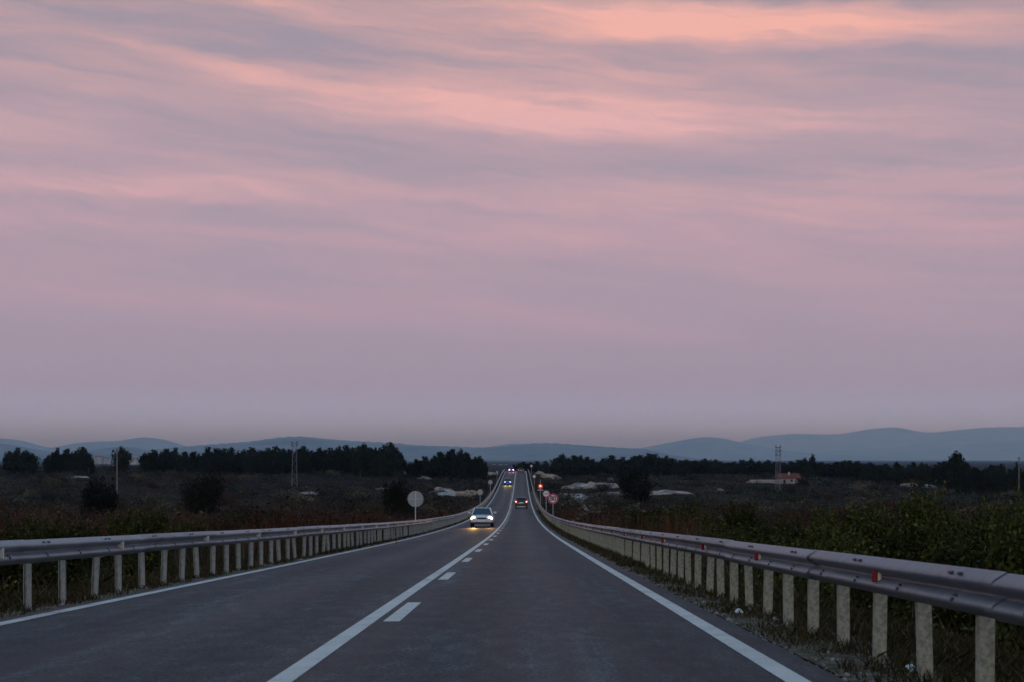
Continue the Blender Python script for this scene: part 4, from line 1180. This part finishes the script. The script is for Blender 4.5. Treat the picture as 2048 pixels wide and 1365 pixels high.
def scrub_stuff():
    def clumps(name, mat, n, dlo, dhi, seed, per, leaf, hgt, wid, reject=0.0, tall=.0, side=0):
        rng = np.random.RandomState(seed)
        d = np.exp(rng.uniform(math.log(dlo), math.log(dhi), n)); px = rng.uniform(-80, 2130, n)
        x = (px - HX) / F * d
        keep = (x < -7.2) | (x > 4.1)
        if side < 0: keep &= x < 0
        if side > 0: keep &= x > 0
        # thickets and clearings
        keep &= wob(x * 1.0, d * .6, .11, seed * .7) + rng.normal(0, .25, n) > reject
        for (tx, td, tw) in BARE: keep &= ((x - tx) / (tw * .5 + .5)) ** 2 + ((d - td) / 9.0) ** 2 > 1
        x, d = x[keep], d[keep]; n = len(x)
        g = zt(x, d)
        w = wid * rng.uniform(.5, 1.5, n) * (1 + d / 600); h = hgt * rng.uniform(.5, 1.5, n)
        k = per
        ox, oy = rng.normal(0, .36, n * k), rng.normal(0, .36, n * k)
        X = np.repeat(x, k) + ox * np.repeat(w, k); Y = np.repeat(d, k) + oy * np.repeat(w, k)
        dome = np.exp(-1.6 * (ox ** 2 + oy ** 2) / .36)                      # mounded, leaves mostly near the surface
        Zr = np.repeat(h, k) * dome * rng.rand(n * k) ** .35
        P = np.stack([X, Y, zt(X, Y) + Zr], -1)
        ls = leaf * (1 + np.repeat(d, k) / 160)
        if tall:       # upright stalks
            hh = np.repeat(h, k) * rng.uniform(.5, 1.1, n * k)
            P[:, 2] = zt(X, Y)
            tip = P + np.stack([rng.normal(0, .16, n * k) * hh, rng.normal(0, .16, n * k) * hh, hh], -1)
            a = rng.rand(n * k) * 6.28; s = np.stack([np.cos(a), np.sin(a), 0 * a], -1) * ls[:, None]
            V = np.stack([P - s, P + s, tip + s * .35, tip - s * .35], 1).reshape(-1, 3)
            Fc = np.arange(len(V)).reshape(-1, 4)
        else:
            N = rng.normal(0, 1, P.shape); N[:, 2] = np.abs(N[:, 2]) + .4
            V, Fc = leaves(rng, P, N, 1.0, .5)
            V = (V.reshape(-1, 4, 3) - P[:, None]) * ls[:, None, None] + P[:, None]
            V = V.reshape(-1, 3)
        return tag(link(name, np_mesh(name, V, Fc), M[mat]), kind='stuff')
    tag(clumps('undergrowth', 'low_leaves', 4200, 60, 470, 1, 46, .050, 1.0, 2.0, -.05), 'low grey green undergrowth covering the land', 'undergrowth')
    tag(clumps('undergrowth', 'russet_leaves', 5000, 38, 230, 2, 34, .010, 1.0, 1.3, -.2, tall=1), 'reddish brown dry stalks of the near slopes', 'undergrowth')
    tag(clumps('undergrowth', 'brown_twigs', 4200, 30, 420, 3, 30, .009, .75, 1.3, -.2, tall=1), 'brown bare twigs and dry stalks over the land', 'undergrowth')
    tag(clumps('undergrowth', 'green_leaves', 2600, 16, 140, 4, 40, .030, .55, 1.1, .05), 'low green undergrowth behind the barriers', 'undergrowth')
    tag(clumps('undergrowth', 'evergreen_leaves', 6500, 60, 450, 6, 44, .055, 1.5, 2.1, -.1)
        , 'dark evergreen undergrowth patches', 'undergrowth')
    tag(clumps('undergrowth', 'grey_leaves', 2600, 80, 450, 14, 44, .050, 1.15, 2.2, .12), 'pale grey green undergrowth mounds', 'undergrowth')
    tag(clumps('dry_grass', 'straw', 5000, 70, 430, 9, 22, .008, .38, 1.6, .42, tall=1), 'pale straw coloured grass patches in the scrub', 'grass')
    # verge grass, both sides
    rng = np.random.RandomState(12)
    def verge(n, side, dlo, dhi, s0, s1, hgt, wd, power=1.0):
        d = dlo + (dhi - dlo) * rng.rand(n) ** 1.9
        s = s0 + (s1 - s0) * rng.rand(n) ** power
        x = np.where(side > 0, ER + s, EL_ - s)
        dens = wob(x, d, 2.1, .4) + .6 * wob(x, d, 6.3, 2.0) + rng.normal(0, .35, n) + .9 * (s - .25)
        keep = dens > 0.0
        x, d, s = x[keep], d[keep], s[keep]; n = len(x)
        h = hgt * rng.uniform(.35, 1.4, n) * (.55 + .45 * np.clip(s, 0, 1)); g = zt(x, d)
        a = rng.rand(n) * 6.28
        ln = rng.normal(0, .55, (n, 2)) * h[:, None]
        b = np.stack([x, d, g - .01], -1); tip = b + np.stack([ln[:, 0], ln[:, 1], h], -1)
        m = (b + tip) / 2 + np.stack([0 * h, 0 * h, h * .12], -1)
        sd = np.stack([np.cos(a), np.sin(a), 0 * a], -1) * (wd * (1 + d / 25))[:, None]
        V = np.stack([b - sd, b + sd, m + sd * .8, tip, m - sd * .8], 1).reshape(-1, 3)
        return V
    Vs = [verge(52000, 1, 4, 75, .06, 2.4, .13, .0042), verge(20000, 1, 30, 190, .05, 2.2, .16, .006), verge(42000, -1, 8, 75, .06, 2.2, .13, .0042), verge(18000, -1, 40, 190, .05, 2.0, .16, .006), verge(2600, 1, 4, 60, 1.5, 4.5, .34, .003), verge(2600, -1, 8, 60, 1.2, 4.5, .34, .003)]
    V = np.concatenate(Vs)
    tag(link('verge_grass', np_mesh('verge_grass', V, np.arange(len(V)).reshape(-1, 5)), M['dry_grass']), 'short dry brown and green grass along both verges', 'grass', kind='stuff')
    # pale gravel crumbs along the asphalt edges
    def stones(n, side, dhi, smax, r0, r1):
        d = 5 + (dhi - 5) * rng.rand(n) ** 1.8
        s = smax * rng.rand(n) ** 1.6 + .0
        x = np.where(side > 0, ER + s, EL_ - s)
        keep = wob(d, x, 1.9, 1.0) + rng.normal(0, .3, n) > -.05
        x, d = x[keep], d[keep]; n = len(x)
        r = rng.uniform(r0, r1, n) * rng.uniform(.5, 1.3, n)
        c = np.stack([x, d, zt(x, d) + r * .25], -1)
        o = np.array([(1, 0, 0), (0, 1, 0), (-1, 0, 0), (0, -1, 0), (0, 0, .7), (0, 0, -.7)], float)
        V = c[:, None] + (o[None] * rng.uniform(.6, 1.3, (n, 6, 1))) * r[:, None, None]
        t = np.array([(0, 1, 4), (1, 2, 4), (2, 3, 4), (3, 0, 4), (1, 0, 5), (2, 1, 5), (3, 2, 5), (0, 3, 5)])
        return V.reshape(-1, 3), (np.arange(n)[:, None, None] * 6 + t[None]).reshape(-1, 3)
    vs, fs, off = [], [], 0
    for a in [(3600, 1, 70, .38, .006, .020), (2800, -1, 80, .36, .006, .018), (420, 1, 60, 1.9, .02, .05), (380, -1, 70, 1.6, .02, .05)]:
        v, f = stones(*a); vs.append(v); fs.append(f + off); off += len(v)
    tag(link('gravel', np_mesh('gravel', np.concatenate(vs), np.concatenate(fs)), M['gravel']), 'pale limestone gravel along the asphalt edges', 'gravel', kind='stuff')
    # strips of trodden soil under that grass
    for side in (1, -1):
        ss = np.array([-.03, .12, .3, .6, .9, 1.2, 1.5])
        dd = DS[(DS > -30) & (DS < 300)]
        S_, D_ = np.meshgrid(ss, dd); X = np.where(side > 0, ER + S_, EL_ - S_)
        Z = zt(np.where(S_ < 0, np.where(side > 0, ER + .001, EL_ - .001), X), D_) + .012 - .05 * (S_ > 1.4) - .03 * (S_ < 0)
        n_, m_ = S_.shape; idx = np.arange(n_ * m_).reshape(n_, m_)
        fc = np.stack([idx[:-1, :-1], idx[:-1, 1:], idx[1:, 1:], idx[1:, :-1]], -1).reshape(-1, 4)
        tag(link('verge', np_mesh('verge', np.stack([X, D_, Z], -1).reshape(-1, 3), fc, True), M['verge_soil']), kind='structure')
scrub_stuff()

# ------------------------------------------------------------------ litter and stones by the right barrier
def litter(px, py, d, r, seed, label, mat='litter_white', cat='litter', name='litter'):
    x = (px - HX) / F * d
    me = rock_mesh(seed, sub=2); me.materials.append(M[mat])
    o = link(name, me, None, None, (x, d, float(zt(x, d)) + r * .35)); o.scale = (r * 1.2, r, r * .8)
    tag(o, label, cat)
litter(1478, 1214, 15.6, .045, 31, 'small crumpled white litter on the right verge, farther of the two pieces')
litter(1822, 1312, 10.1, .050, 32, 'small crumpled white litter on the right verge, nearer of the two pieces')

# ------------------------------------------------------------------ haze between here and the hills
def haze():
    x0, x1, y0, y1, z0, z1 = -57500, 57500, -400, 77000, -14, 935
    mb = MB().box(((x0 + x1) / 2, (y0 + y1) / 2, (z0 + z1) / 2), (x1 - x0, y1 - y0, z1 - z0))
    m = bpy.data.materials.new('haze'); m.use_nodes = True; t = m.node_tree; t.nodes.clear()
    v = t.nodes.new('ShaderNodeVolumePrincipled'); o = t.nodes.new('ShaderNodeOutputMaterial')
    v.inputs['Color'].default_value = (0.46, 0.71, 1.0, 1)
    v.inputs['Absorption Color'].default_value = (1, 1, 1, 1)
    v.inputs['Density'].default_value = 0.70e-4
    v.inputs['Anisotropy'].default_value = 0.0
    t.links.new(v.outputs[0], o.inputs['Volume'])
    ob = mb.build('haze', m)
    tag(ob, 'thin blue evening haze before the hills', 'haze', kind='stuff')
haze()

# ------------------------------------------------------------------ look-alikes are told apart by their order along the view
def number_labels():
    words = ['first', 'second', 'third', 'fourth', 'fifth', 'sixth', 'seventh', 'eighth', 'ninth', 'tenth', 'eleventh', 'twelfth', 'thirteenth', 'fourteenth', 'fifteenth', 'sixteenth', 'seventeenth', 'eighteenth', 'nineteenth', 'twentieth']
    tens = {20: 'twenty', 30: 'thirty', 40: 'forty'}
    def ordinal(i):
        return words[i] if i < 20 else tens[(i + 1) // 10 * 10] + '-' + words[(i + 1) % 10 - 1] if (i + 1) % 10 else {30: 'thirtieth', 40: 'fortieth'}[i + 1]
    by = {}
    for o in scene.objects:
        if o.parent is None and 'label' in o and o.get('kind') is None: by.setdefault(o['label'], []).append(o)
    for lab, obs in by.items():
        if len(obs) < 2: continue
        obs.sort(key=lambda o: o.location.x / max(o.location.y, 1))
        for i, o in enumerate(obs):
            o['label'] = f'{lab}, {ordinal(i)} from left'
number_labels()
